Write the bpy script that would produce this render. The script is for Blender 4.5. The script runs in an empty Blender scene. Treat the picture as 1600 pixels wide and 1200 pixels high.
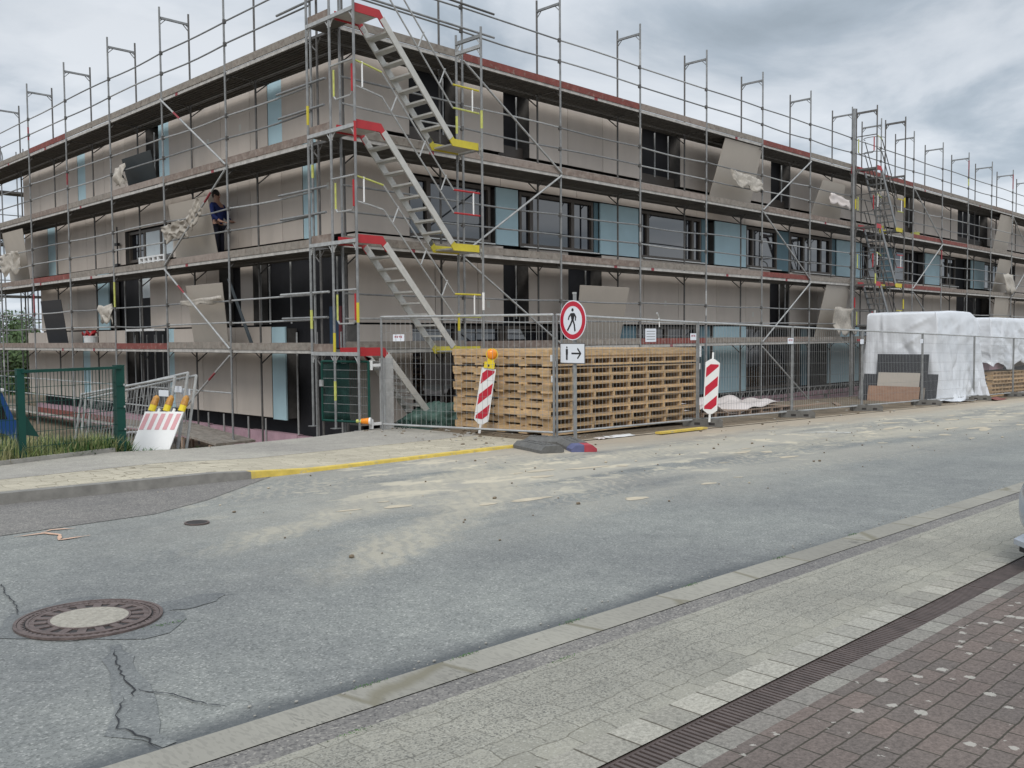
import bpy, math, random
from mathutils import Vector, Matrix, noise
R_ = math.radians
SC = bpy.context.scene

# ------------------------------------------------------------------ camera
cam = bpy.data.cameras.new("camera"); camo = bpy.data.objects.new("camera", cam)
SC.collection.objects.link(camo); SC.camera = camo
cam.sensor_fit = 'HORIZONTAL'; cam.sensor_width = 36.0; cam.lens = 36.0 * 1440.16 / 1600
cam.clip_start = 0.05; cam.clip_end = 3000
A_, PIT, ROL = .7788, -.0509, -.0080
F_ = Vector((math.cos(A_) * math.cos(PIT), math.sin(A_) * math.cos(PIT), math.sin(PIT)))
Rt = Vector((math.sin(A_), -math.cos(A_), 0)); U_ = Rt.cross(F_)
Rr = math.cos(ROL) * Rt + math.sin(ROL) * U_; Ur = -math.sin(ROL) * Rt + math.cos(ROL) * U_
m3 = Matrix((Rr, Ur, -F_)).transposed()
camo.matrix_world = Matrix.Translation((-10.0795, -14.3867, .2574)) @ m3.to_4x4()

# ------------------------------------------------------------------ sky
W = bpy.data.worlds.new("World"); SC.world = W; W.use_nodes = True
nt = W.node_tree; nt.nodes.clear()
def N(t, tp, **k):
    n = t.nodes.new(tp)
    for a, b in k.items():
        if a == 'inp':
            for i, v in b.items(): n.inputs[i].default_value = v
        else: setattr(n, a, b)
    return n
SUN_EL, SUN_AZ = R_(40), R_(214)      # azimuth measured anticlockwise from +x
tc = N(nt, 'ShaderNodeTexCoord')
sky = N(nt, 'ShaderNodeTexSky', sky_type='NISHITA', sun_disc=False, sun_elevation=SUN_EL, sun_rotation=R_(90) - SUN_AZ)
sky.air_density = 1.0; sky.dust_density = 2.0
sep = N(nt, 'ShaderNodeSeparateXYZ'); nt.links.new(tc.outputs['Generated'], sep.inputs[0])
zc = N(nt, 'ShaderNodeMath', operation='MAXIMUM', inp={1: 0.0}); nt.links.new(sep.outputs[2], zc.inputs[0])
za = N(nt, 'ShaderNodeMath', operation='ADD', inp={1: .16}); nt.links.new(zc.outputs[0], za.inputs[0])
dx = N(nt, 'ShaderNodeMath', operation='DIVIDE'); dy = N(nt, 'ShaderNodeMath', operation='DIVIDE')
nt.links.new(sep.outputs[0], dx.inputs[0]); nt.links.new(za.outputs[0], dx.inputs[1])
nt.links.new(sep.outputs[1], dy.inputs[0]); nt.links.new(za.outputs[0], dy.inputs[1])
cb = N(nt, 'ShaderNodeCombineXYZ'); nt.links.new(dx.outputs[0], cb.inputs[0]); nt.links.new(dy.outputs[0], cb.inputs[1])
n1 = N(nt, 'ShaderNodeTexNoise', inp={'Scale': 1.6, 'Detail': 8.0, 'Roughness': .55, 'Distortion': .35}); nt.links.new(cb.outputs[0], n1.inputs['Vector'])
n2 = N(nt, 'ShaderNodeTexNoise', inp={'Scale': .42, 'Detail': 3.0, 'Roughness': .5}); nt.links.new(cb.outputs[0], n2.inputs['Vector'])
ad = N(nt, 'ShaderNodeMath', operation='MULTIPLY_ADD', inp={1: .42}); nt.links.new(n2.outputs['Fac'], ad.inputs[0]); 
mu = N(nt, 'ShaderNodeMath', operation='MULTIPLY', inp={1: .75}); nt.links.new(n1.outputs['Fac'], mu.inputs[0]); nt.links.new(mu.outputs[0], ad.inputs[2])
rp = N(nt, 'ShaderNodeValToRGB'); nt.links.new(ad.outputs[0], rp.inputs[0])
e = rp.color_ramp.elements
e[0].position = .43; e[0].color = (.36, .42, .48, 1)
e[1].position = .69; e[1].color = (.76, .80, .85, 1)
x = e.new(.50); x.color = (.44, .505, .575, 1)
x = e.new(.585); x.color = (.63, .68, .74, 1)
# brighter towards the zenith (overcast sky), and a pale band at the horizon
gr = N(nt, 'ShaderNodeMapRange', inp={1: .30, 2: .95, 3: 1.0, 4: 2.3}); nt.links.new(zc.outputs[0], gr.inputs[0])
hz = N(nt, 'ShaderNodeMapRange', inp={1: .0, 2: .30, 3: 1.22, 4: 1.0}); nt.links.new(zc.outputs[0], hz.inputs[0])
m1 = N(nt, 'ShaderNodeMath', operation='MULTIPLY'); nt.links.new(gr.outputs[0], m1.inputs[0]); nt.links.new(hz.outputs[0], m1.inputs[1])
m2 = N(nt, 'ShaderNodeMath', operation='MULTIPLY', inp={1: 10.0}); nt.links.new(m1.outputs[0], m2.inputs[0])
sc_ = N(nt, 'ShaderNodeVectorMath', operation='SCALE'); nt.links.new(rp.outputs[0], sc_.inputs[0]); nt.links.new(m2.outputs[0], sc_.inputs['Scale'])
mx = N(nt, 'ShaderNodeMix', data_type='RGBA', inp={0: .93}); nt.links.new(sky.outputs[0], mx.inputs[6]); nt.links.new(sc_.outputs[0], mx.inputs[7])
bg = N(nt, 'ShaderNodeBackground', inp={1: .1}); nt.links.new(mx.outputs[2], bg.inputs[0])
wo = N(nt, 'ShaderNodeOutputWorld'); nt.links.new(bg.outputs[0], wo.inputs[0])

# ------------------------------------------------------------------ sun
sl = bpy.data.lights.new("sun", 'SUN'); sl.energy = 1.5; sl.angle = R_(24); sl.color = (1, .96, .9)
so = bpy.data.objects.new("sun", sl); SC.collection.objects.link(so)
sd = Vector((math.cos(SUN_EL) * math.cos(SUN_AZ), math.cos(SUN_EL) * math.sin(SUN_AZ), math.sin(SUN_EL)))
so.rotation_euler = sd.to_track_quat('Z', 'Y').to_euler()
SC.view_settings.view_transform = 'Standard'; SC.view_settings.look = 'None'
SC.view_settings.exposure = 0.0; SC.view_settings.gamma = 1
SC.cycles.max_bounces = 6; SC.cycles.diffuse_bounces = 3; SC.cycles.glossy_bounces = 3
SC.cycles.use_denoising = True

# ------------------------------------------------------------------ materials
def lin(r, g, b): return tuple((c / 255 / 12.92 if c <= 10 else ((c / 255 + .055) / 1.055) ** 2.4) for c in (r, g, b)) + (1,)
MATS = {}
def mat(name, col, rough=.7, metal=0.0, var=.12, scale=3.0, bump=0.0, bscale=40.0, rand=0.0, spec=.5, stretch=(1, 1, 1), col2=None, t0=.5, t1=.62, ior=None, det=6.0):
    m = bpy.data.materials.new(name); m.use_nodes = True; t = m.node_tree; b = t.nodes['Principled BSDF']
    b.inputs['Roughness'].default_value = rough; b.inputs['Metallic'].default_value = metal
    b.inputs['Specular IOR Level'].default_value = spec
    if ior: b.inputs['IOR'].default_value = ior
    g = N(t, 'ShaderNodeNewGeometry'); mp = N(t, 'ShaderNodeMapping'); mp.inputs['Scale'].default_value = stretch
    t.links.new(g.outputs['Position'], mp.inputs[0])
    nz = N(t, 'ShaderNodeTexNoise', inp={'Scale': scale, 'Detail': det, 'Roughness': .6}); t.links.new(mp.outputs[0], nz.inputs['Vector'])
    mr = N(t, 'ShaderNodeMapRange', inp={1: .25, 2: .75, 3: 1 - var, 4: 1 + var}); t.links.new(nz.outputs['Fac'], mr.inputs[0])
    src = None
    if col2 is not None:
        nq = N(t, 'ShaderNodeTexNoise', inp={'Scale': scale * 1.7, 'Detail': 8.0, 'Roughness': .65}); t.links.new(mp.outputs[0], nq.inputs['Vector'])
        mq = N(t, 'ShaderNodeMapRange', inp={1: t0, 2: t1}); t.links.new(nq.outputs['Fac'], mq.inputs[0])
        mc = N(t, 'ShaderNodeMix', data_type='RGBA', inp={6: col, 7: col2}); t.links.new(mq.outputs[0], mc.inputs[0]); src = mc.outputs[2]
    val = mr.outputs[0]
    if rand:
        oi = N(t, 'ShaderNodeObjectInfo'); r2 = N(t, 'ShaderNodeMapRange', inp={1: 0, 2: 1, 3: 1 - rand, 4: 1 + rand}); t.links.new(oi.outputs['Random'], r2.inputs[0])
        mm = N(t, 'ShaderNodeMath', operation='MULTIPLY'); t.links.new(val, mm.inputs[0]); t.links.new(r2.outputs[0], mm.inputs[1]); val = mm.outputs[0]
    vs = N(t, 'ShaderNodeVectorMath', operation='SCALE')
    if src: t.links.new(src, vs.inputs[0])
    else: vs.inputs[0].default_value = col[:3]
    t.links.new(val, vs.inputs['Scale']); t.links.new(vs.outputs[0], b.inputs['Base Color'])
    if bump:
        nb = N(t, 'ShaderNodeTexNoise', inp={'Scale': bscale, 'Detail': 5.0}); t.links.new(mp.outputs[0], nb.inputs['Vector'])
        bp = N(t, 'ShaderNodeBump', inp={'Strength': bump, 'Distance': .02}); t.links.new(nb.outputs['Fac'], bp.inputs['Height']); t.links.new(bp.outputs[0], b.inputs['Normal'])
    MATS[name] = m; return m
M = MATS
mat('cladding', (.54, .48, .425, 1), .62, var=.09, scale=1.6, stretch=(1, 1, .35), rand=.07, spec=.3)
mat('loose_board', (.47, .425, .37, 1), .6, var=.05, scale=2, rand=.06)
mat('dark_board', (.035, .038, .045, 1), .5, var=.15, scale=2)
mat('slate_board', (.06, .075, .085, 1), .5, var=.1)
mat('blue_board', (.43, .60, .66, 1), .6, var=.09, scale=1.2, rand=.05)
mat('teal_board', (.12, .21, .25, 1), .6, var=.1)
mat('membrane', (.014, .014, .017, 1), .75, var=.4, scale=2)
mat('insulation', (.09, .085, .08, 1), .95, var=.3, scale=6)
mat('brown_frame', (.085, .07, .058, 1), .5, var=.1)
mat('glass', (.012, .014, .02, 1), .03, var=.1, ior=2.1)
mat('painted_daylight_pane', (.62, .68, .70, 1), .25, var=.15, scale=1)  # pale colour stands in for daylight showing in the window glass
mat('pink_foam', (.45, .29, .34, 1), .85, var=.18, scale=3)
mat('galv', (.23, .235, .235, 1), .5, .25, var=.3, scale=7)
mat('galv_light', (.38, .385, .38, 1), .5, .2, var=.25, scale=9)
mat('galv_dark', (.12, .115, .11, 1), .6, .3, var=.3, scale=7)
mat('deck_under', (.12, .113, .103, 1), .75, .2, var=.3, scale=4)
mat('deck_edge', (.46, .44, .41, 1), .55, .15, var=.35, scale=5, stretch=(1, 1, 1))
mat('alu', (.50, .49, .455, 1), .5, .2, var=.12, scale=8)
mat('red_paint', (.40, .02, .025, 1), .45, var=.2)
mat('yellow_paint', (.55, .46, .035, 1), .5, var=.2)
mat('lime_paint', (.48, .50, .13, 1), .6, var=.25, scale=12)
mat('white_paint', (.75, .75, .74, 1), .5, var=.06)
mat('sign_white', (.72, .75, .80, 1), .35, var=.03)
mat('sign_red', (.48, .012, .035, 1), .35, var=.08, scale=6)
mat('black', (.012, .012, .014, 1), .5, var=.2)
mat('toe_red', (.19, .052, .042, 1), .8, var=.3, scale=5, col2=(.25, .18, .15, 1), t0=.55, t1=.7)
mat('toe_brown', (.19, .145, .12, 1), .85, var=.25, scale=5, col2=(.26, .22, .19, 1), t0=.47, t1=.62)
mat('toe_grey', (.24, .215, .185, 1), .85, var=.3, scale=6, col2=(.16, .12, .1, 1), t0=.5, t1=.7)
mat('toe_pink', (.27, .225, .195, 1), .85, var=.2, scale=5, col2=(.21, .16, .135, 1), t0=.5, t1=.66)
mat('pallet_wood', (.50, .335, .17, 1), .8, var=.3, scale=5, rand=.26, stretch=(1, 1, 5), col2=(.40, .29, .20, 1), t0=.48, t1=.62)
mat('old_wood', (.28, .2, .145, 1), .85, var=.25, scale=5, rand=.1)
mat('plywood', (.33, .20, .135, 1), .75, var=.2, scale=4, stretch=(1, 1, 3))
mat('tarp', (.66, .68, .71, 1), .30, var=.05, scale=2.5, bump=.45, bscale=7)
mat('dust', (.46, .40, .30, 1), .95, var=.2, scale=6)
mat('foil', (.62, .56, .53, 1), .5, var=.1, scale=3)
mat('band_red', (.26, .04, .05, 1), .6, var=.3, scale=14)
mat('wrap', (.42, .385, .335, 1), .7, var=.25, scale=14, bump=.25, bscale=30)
mat('green_steel', (.004, .05, .038, 1), .55, spec=.3, var=.15)
mat('green_net', (.003, .03, .025, 1), .7, var=.3, scale=9)
mat('green_tarp', (.055, .105, .085, 1), .5, var=.35, scale=5, bump=.5, bscale=12)
mat('concrete', (.30, .285, .255, 1), .9, var=.2, scale=9, bump=.2, bscale=60)
mat('block', (.135, .13, .12, 1), .9, var=.25, scale=14, bump=.2, bscale=60)
mat('rubber', (.12, .118, .112, 1), .8, var=.3, scale=14, bump=.3, bscale=40)
mat('blue_rubber', (.10, .11, .21, 1), .8, var=.2, scale=14)
mat('red_rubber', (.36, .045, .06, 1), .8, var=.2, scale=14)
mat('amber', (.85, .27, .02, 1), .18, var=.15, scale=14)
mat('amber_dirty', (.42, .2, .035, 1), .4, var=.35, scale=20)
mat('lamp_yellow', (.72, .55, .02, 1), .4, var=.08)
mat('pink_faded', (.62, .32, .34, 1), .6, var=.1)
mat('iron', (.15, .115, .105, 1), .6, .5, var=.35, scale=20, bump=.3, bscale=90)
mat('iron_dark', (.03, .026, .025, 1), .8, var=.3, scale=20)
mat('grate_iron', (.115, .09, .082, 1), .65, .3, var=.3, scale=12)
mat('cover_concrete', (.33, .305, .255, 1), .9, var=.32, scale=45, bump=.5, bscale=120)
mat('crack', (.022, .023, .026, 1), .9, var=.2)
mat('bark', (.09, .07, .05, 1), .9, var=.3, scale=8)
mat('leaf', (.055, .10, .022, 1), .65, var=.55, scale=1.3, rand=.1)
mat('grass', (.15, .20, .055, 1), .7, var=.5, scale=2.2, col2=(.42, .37, .20, 1), t0=.45, t1=.66)
mat('weed', (.05, .12, .025, 1), .7, var=.4, scale=4)
mat('skin', (.45, .26, .19, 1), .6, var=.05)
mat('blue_cloth', (.012, .025, .13, 1), .85, var=.15, scale=9)
mat('navy_cloth', (.012, .014, .03, 1), .85, var=.2, scale=9)
mat('hair', (.02, .015, .012, 1), .7, var=.2)
mat('car_paint', (.52, .56, .62, 1), .18, .55, var=.03, scale=1)
mat('car_glass', (.015, .018, .02, 1), .05, var=.1, ior=1.7)
mat('tyre', (.015, .015, .016, 1), .85, var=.2)
mat('blue_machine', (.015, .07, .24, 1), .35, var=.1)
mat('marking_white', (.62, .62, .58, 1), .8, var=.2, scale=14)
mat('marking_orange', (.56, .36, .25, 1), .85, var=.2, scale=14)
mat('kerb_yellow', (.60, .44, .085, 1), .8, var=.25, scale=6, col2=(.42, .36, .22, 1), t0=.56, t1=.68)
mat('kerb_grey', (.21, .20, .18, 1), .9, var=.3, scale=7)
mat('navy_door', (.02, .05, .10, 1), .6)
mat('red_door', (.16, .025, .03, 1), .6)
mat('sill_alu', (.62, .62, .60, 1), .35, .3, var=.1)
mat('sticker', (.58, .57, .52, 1), .6, var=.1)
mat('text_red', (.35, .03, .05, 1), .5, var=.05)
mat('text_grey', (.25, .25, .26, 1), .6, var=.05)

def ramp(t, src, stops):
    r = N(t, 'ShaderNodeValToRGB'); t.links.new(src, r.inputs[0]); el = r.color_ramp.elements
    el[0].position, el[0].color = stops[0]; el[1].position, el[1].color = stops[-1]
    for p, c in stops[1:-1]:
        q = el.new(p); q.color = c
    return r.outputs[0]
def mixc(t, f, a, b, blend='MIX'):
    n = N(t, 'ShaderNodeMix', data_type='RGBA'); n.blend_type = blend
    for i, v in ((0, f), (6, a), (7, b)):
        if hasattr(v, 'type') and hasattr(v, 'links'): t.links.new(v, n.inputs[i])
        else: n.inputs[i].default_value = v
    return n.outputs[2]
def math_(t, op, a, b=None, c=None):
    n = N(t, 'ShaderNodeMath', operation=op)
    for i, v in enumerate((a, b, c)):
        if v is None: continue
        if hasattr(v, 'links'): t.links.new(v, n.inputs[i])
        else: n.inputs[i].default_value = v
    return n.outputs[0]
def mrange(t, s, a, b, c=0.0, d=1.0):
    n = N(t, 'ShaderNodeMapRange', inp={1: a, 2: b, 3: c, 4: d}); t.links.new(s, n.inputs[0]); return n.outputs[0]
def posn(t, scale=(1, 1, 1), loc=(0, 0, 0), rot=0.0):
    g = N(t, 'ShaderNodeNewGeometry'); mp = N(t, 'ShaderNodeMapping'); mp.inputs['Scale'].default_value = scale
    mp.inputs['Location'].default_value = loc; mp.inputs['Rotation'].default_value = (0, 0, rot)
    t.links.new(g.outputs['Position'], mp.inputs[0]); return mp.outputs[0], g.outputs['Position']
def noise_(t, v, s, d=5.0, r=.6, dist=0.0):
    n = N(t, 'ShaderNodeTexNoise', inp={'Scale': s, 'Detail': d, 'Roughness': r, 'Distortion': dist}); t.links.new(v, n.inputs['Vector']); return n.outputs['Fac']
def newmat(name, rough=.85):
    m = bpy.data.materials.new(name); m.use_nodes = True; b = m.node_tree.nodes['Principled BSDF']; b.inputs['Roughness'].default_value = rough
    b.inputs['Specular IOR Level'].default_value = .3
    MATS[name] = m; return m, m.node_tree, b
def bumpit(t, b, h, s=.3, d=.01):
    n = N(t, 'ShaderNodeBump', inp={'Strength': s, 'Distance': d}); t.links.new(h, n.inputs['Height']); t.links.new(n.outputs[0], b.inputs['Normal'])

def asphalt(name, base, dark, light, dust=True):
    m, t, b = newmat(name, .82)
    v, raw = posn(t)
    vo = N(t, 'ShaderNodeTexVoronoi', inp={'Scale': 105.0}); t.links.new(v, vo.inputs['Vector'])
    hs = N(t, 'ShaderNodeSeparateXYZ'); t.links.new(vo.outputs['Color'], hs.inputs[0])
    c = ramp(t, hs.outputs[0], [(0, dark), (.45, base), (.86, base), (.97, light)])
    vo2 = N(t, 'ShaderNodeTexVoronoi', inp={'Scale': 34.0}); t.links.new(v, vo2.inputs['Vector'])
    h2 = N(t, 'ShaderNodeSeparateXYZ'); t.links.new(vo2.outputs['Color'], h2.inputs[0])
    st = math_(t, 'MULTIPLY', mrange(t, h2.outputs[1], .93, .99), mrange(t, vo2.outputs['Distance'], .012, .006)) if False else mrange(t, h2.outputs[1], .95, 1.0, 0, .28)
    c = mixc(t, st, c, light)
    big = noise_(t, v, .55, 5, .6); c = mixc(t, 1.0, c, ramp(t, big, [(.3, (.82, .82, .84, 1)), (.7, (1.14, 1.14, 1.12, 1))]), 'MULTIPLY')
    med = noise_(t, v, 5.0, 6, .7); c = mixc(t, 1.0, c, ramp(t, med, [(.3, (.86, .87, .88, 1)), (.7, (1.12, 1.12, 1.11, 1))]), 'MULTIPLY')
    if dust:
        sp = N(t, 'ShaderNodeSeparateXYZ'); t.links.new(raw, sp.inputs[0]); X, Y = sp.outputs[0], sp.outputs[1]
        # long tyre-carried dust bands running with the road
        vs, _ = posn(t, (.16, 1.0, 1), (3.1, 0, 0)); bnd = noise_(t, vs, 1.15, 5, .6, .5)
        near = mrange(t, Y, -9.9, -7.2)
        left = mrange(t, X, -8.0, -2.5)
        f = math_(t, 'MULTIPLY', mrange(t, bnd, .38, .56), math_(t, 'MULTIPLY', near, left))
        c = mixc(t, math_(t, 'MULTIPLY', f, .80), c, (.41, .38, .315, 1))
        # tread ripples
        vr, _ = posn(t, (1, 1, 1), rot=R_(35)); wv = N(t, 'ShaderNodeTexWave', inp={'Scale': 2.3, 'Distortion': 9.0, 'Detail': 3.0, 'Detail Scale': 2.0}); t.links.new(vr, wv.inputs['Vector'])
        rip = math_(t, 'MULTIPLY', mrange(t, wv.outputs['Fac'], .55, .95), mrange(t, noise_(t, vs, 2.1, 3), .48, .60))
        c = mixc(t, math_(t, 'MULTIPLY', math_(t, 'MULTIPLY', rip, math_(t, 'MULTIPLY', near, left)), .60), c, (.44, .40, .32, 1))
        def track(ax, ay, bx, by, w, k):
            nonlocal c
            L = math.hypot(bx - ax, by - ay); ux, uy = (bx - ax) / L, (by - ay) / L
            px_ = math_(t, 'SUBTRACT', X, ax); py_ = math_(t, 'SUBTRACT', Y, ay)
            al = math_(t, 'ADD', math_(t, 'MULTIPLY', px_, ux), math_(t, 'MULTIPLY', py_, uy))
            ac = math_(t, 'ABSOLUTE', math_(t, 'SUBTRACT', math_(t, 'MULTIPLY', py_, ux), math_(t, 'MULTIPLY', px_, uy)))
            wob = math_(t, 'MULTIPLY', math_(t, 'SUBTRACT', noise_(t, v, 1.6, 6, .7), .5), w * 3.0)
            m_ = math_(t, 'MULTIPLY', mrange(t, math_(t, 'ADD', ac, wob), w, w * .35), math_(t, 'MULTIPLY', mrange(t, al, -.3, .6), mrange(t, al, L + .5, L - .6)))
            rb_ = mrange(t, wv.outputs['Fac'], .2, .8, .55, 1.0)
            c = mixc(t, math_(t, 'MULTIPLY', math_(t, 'MULTIPLY', m_, rb_), k), c, (.43, .39, .305, 1))
        track(-6.75, -9.55, -4.6, -8.25, .34, .62); track(-4.6, -8.25, -1.2, -6.0, .42, .7)
        track(-6.9, -8.3, -4.9, -7.4, .28, .55); track(-4.9, -7.4, -1.8, -5.8, .36, .65)
        track(-3.0, -6.6, 4.0, -6.3, .5, .5); track(1.0, -7.4, 14.0, -7.6, .45, .55)
        # light sandy flecks, stretched
        vf, _ = posn(t, (.55, 1.0, 1), (7, 3, 0)); fl = noise_(t, vf, 2.6, 7, .62)
        reg = math_(t, 'MULTIPLY', mrange(t, Y, -9.0, -7.0), mrange(t, X, -7.0, -3.0))
        ff = math_(t, 'MULTIPLY', mrange(t, fl, .565, .62), reg)
        c = mixc(t, math_(t, 'MULTIPLY', ff, .8), c, (.56, .50, .38, 1))
        # sand spilling from the fence line, on the fence side
        sn = noise_(t, v, 1.3, 6, .65)
        edge = math_(t, 'ADD', Y, math_(t, 'MULTIPLY', sn, 1.6))
        sf = math_(t, 'MULTIPLY', mrange(t, edge, -5.25, -4.35), mrange(t, X, -2.6, .8))
        c = mixc(t, math_(t, 'MULTIPLY', sf, .85), c, (.39, .325, .245, 1))
        # darker damp joint by the gutter
        ed = math_(t, 'MULTIPLY', mrange(t, math_(t, 'ADD', Y, math_(t, 'MULTIPLY', noise_(t, v, 3.0), .22)), -10.92, -11.06), mrange(t, X, -1.5, -5.5))
        c = mixc(t, math_(t, 'MULTIPLY', ed, .75), c, (.06, .066, .072, 1))
    t.links.new(c, b.inputs['Base Color'])
    bumpit(t, b, vo.outputs['Distance'], .35, .006)
asphalt('asphalt', (.214, .219, .207, 1), (.133, .138, .130, 1), (.32, .32, .30, 1))
asphalt('asphalt_patch', (.19, .178, .165, 1), (.10, .094, .09, 1), (.30, .28, .25, 1), False)
asphalt('walk_asphalt', (.37, .345, .30, 1), (.28, .26, .225, 1), (.46, .43, .37, 1), False)
asphalt('tar', (.170, .176, .172, 1), (.115, .12, .118, 1), (.24, .245, .235, 1), False)

def crazy(name, base, joint, scale, agg=True, st=(1, 1, 1)):
    m, t, b = newmat(name, .88)
    v, raw = posn(t, st)
    dn = N(t, 'ShaderNodeTexNoise', inp={'Scale': 3.0, 'Detail': 2.0}); t.links.new(v, dn.inputs['Vector'])
    va = N(t, 'ShaderNodeVectorMath', operation='MULTIPLY_ADD'); va.inputs[1].default_value = (.12, .12, 0); t.links.new(dn.outputs['Color'], va.inputs[0]); t.links.new(v, va.inputs[2])
    vo = N(t, 'ShaderNodeTexVoronoi', feature='DISTANCE_TO_EDGE', inp={'Scale': scale, 'Randomness': .55}); t.links.new(va.outputs[0], vo.inputs['Vector'])
    vc = N(t, 'ShaderNodeTexVoronoi', inp={'Scale': scale, 'Randomness': .55}); t.links.new(va.outputs[0], vc.inputs['Vector'])
    hs = N(t, 'ShaderNodeSeparateXYZ'); t.links.new(vc.outputs['Color'], hs.inputs[0])
    c = mixc(t, mrange(t, hs.outputs[0], 0, 1, 0, 1), base, tuple(x * .84 for x in base[:3]) + (1,))
    g2 = N(t, 'ShaderNodeTexVoronoi', inp={'Scale': 110.0}); t.links.new(v, g2.inputs['Vector'])
    g3 = N(t, 'ShaderNodeSeparateXYZ'); t.links.new(g2.outputs['Color'], g3.inputs[0])
    spq = N(t, 'ShaderNodeSeparateXYZ'); t.links.new(raw, spq.inputs[0])
    mid = math_(t, 'SUBTRACT', .36, math_(t, 'ABSOLUTE', math_(t, 'ADD', spq.outputs[1], 11.88)))
    worn = mrange(t, math_(t, 'ADD', noise_(t, v, 2.6, 6, .7), math_(t, 'MULTIPLY', mid, .55 if agg else 0)), .46, .66)
    ag = math_(t, 'MULTIPLY', mrange(t, g3.outputs[0], .55, .8), mrange(t, worn, 0, 1, .18, .85) if agg else .2)
    c = mixc(t, ag, c, (.085, .082, .075, 1))
    c = mixc(t, 1.0, c, ramp(t, noise_(t, v, .9, 5), [(.3, (.86, .86, .86, 1)), (.7, (1.1, 1.1, 1.08, 1))]), 'MULTIPLY')
    jf = mrange(t, vo.outputs['Distance'], .026, .006)
    c = mixc(t, math_(t, 'MULTIPLY', jf, .8), c, joint)
    t.links.new(c, b.inputs['Base Color']); bumpit(t, b, mrange(t, vo.outputs['Distance'], 0, .03), .4, .006)
m, t, b = newmat('crazy_paving', .88)
v, raw = posn(t)
dn = N(t, 'ShaderNodeTexNoise', inp={'Scale': 7.0, 'Detail': 2.0}); t.links.new(v, dn.inputs['Vector'])
va = N(t, 'ShaderNodeVectorMath', operation='MULTIPLY_ADD'); va.inputs[1].default_value = (.075, .075, 0); t.links.new(dn.outputs['Color'], va.inputs[0]); t.links.new(v, va.inputs[2])
bk = N(t, 'ShaderNodeTexBrick', inp={'Color1': (.31, .295, .25, 1), 'Color2': (.245, .235, .20, 1), 'Mortar': (.13, .12, .095, 1), 'Scale': 1.0, 'Mortar Size': .004, 'Mortar Smooth': .4, 'Bias': -.3, 'Brick Width': .20, 'Row Height': .133}); t.links.new(va.outputs[0], bk.inputs['Vector'])
c = bk.outputs['Color']
spq = N(t, 'ShaderNodeSeparateXYZ'); t.links.new(raw, spq.inputs[0])
mid = math_(t, 'SUBTRACT', .34, math_(t, 'ABSOLUTE', math_(t, 'ADD', spq.outputs[1], 11.85)))
worn = mrange(t, math_(t, 'ADD', noise_(t, v, 2.8, 6, .7), math_(t, 'MULTIPLY', mid, .7)), .44, .68)
g2 = N(t, 'ShaderNodeTexVoronoi', inp={'Scale': 150.0}); t.links.new(v, g2.inputs['Vector']); g3 = N(t, 'ShaderNodeSeparateXYZ'); t.links.new(g2.outputs['Color'], g3.inputs[0])
c = mixc(t, math_(t, 'MULTIPLY', worn, .45), c, (.29, .28, .245, 1))
c = mixc(t, math_(t, 'MULTIPLY', mrange(t, g3.outputs[0], .45, .95), mrange(t, worn, 0, 1, .22, .78)), c, (.09, .088, .08, 1))
c = mixc(t, math_(t, 'MULTIPLY', mrange(t, g3.outputs[1], .8, 1.0), .45), c, (.46, .45, .40, 1))
c = mixc(t, 1.0, c, ramp(t, noise_(t, v, .9, 5), [(.3, (.88, .88, .87, 1)), (.7, (1.1, 1.1, 1.07, 1))]), 'MULTIPLY')
t.links.new(c, b.inputs['Base Color']); bumpit(t, b, bk.outputs['Fac'], -.4, .005)
crazy('walk_paving', (.50, .45, .35, 1), (.17, .145, .10, 1), 5.2, False)
crazy('gutter_concrete', (.31, .295, .255, 1), (.17, .155, .11, 1), 1.3, True, (1, .3, 1))
crazy('site_sand', (.40, .345, .27, 1), (.26, .22, .16, 1), 2.3, False)

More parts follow.
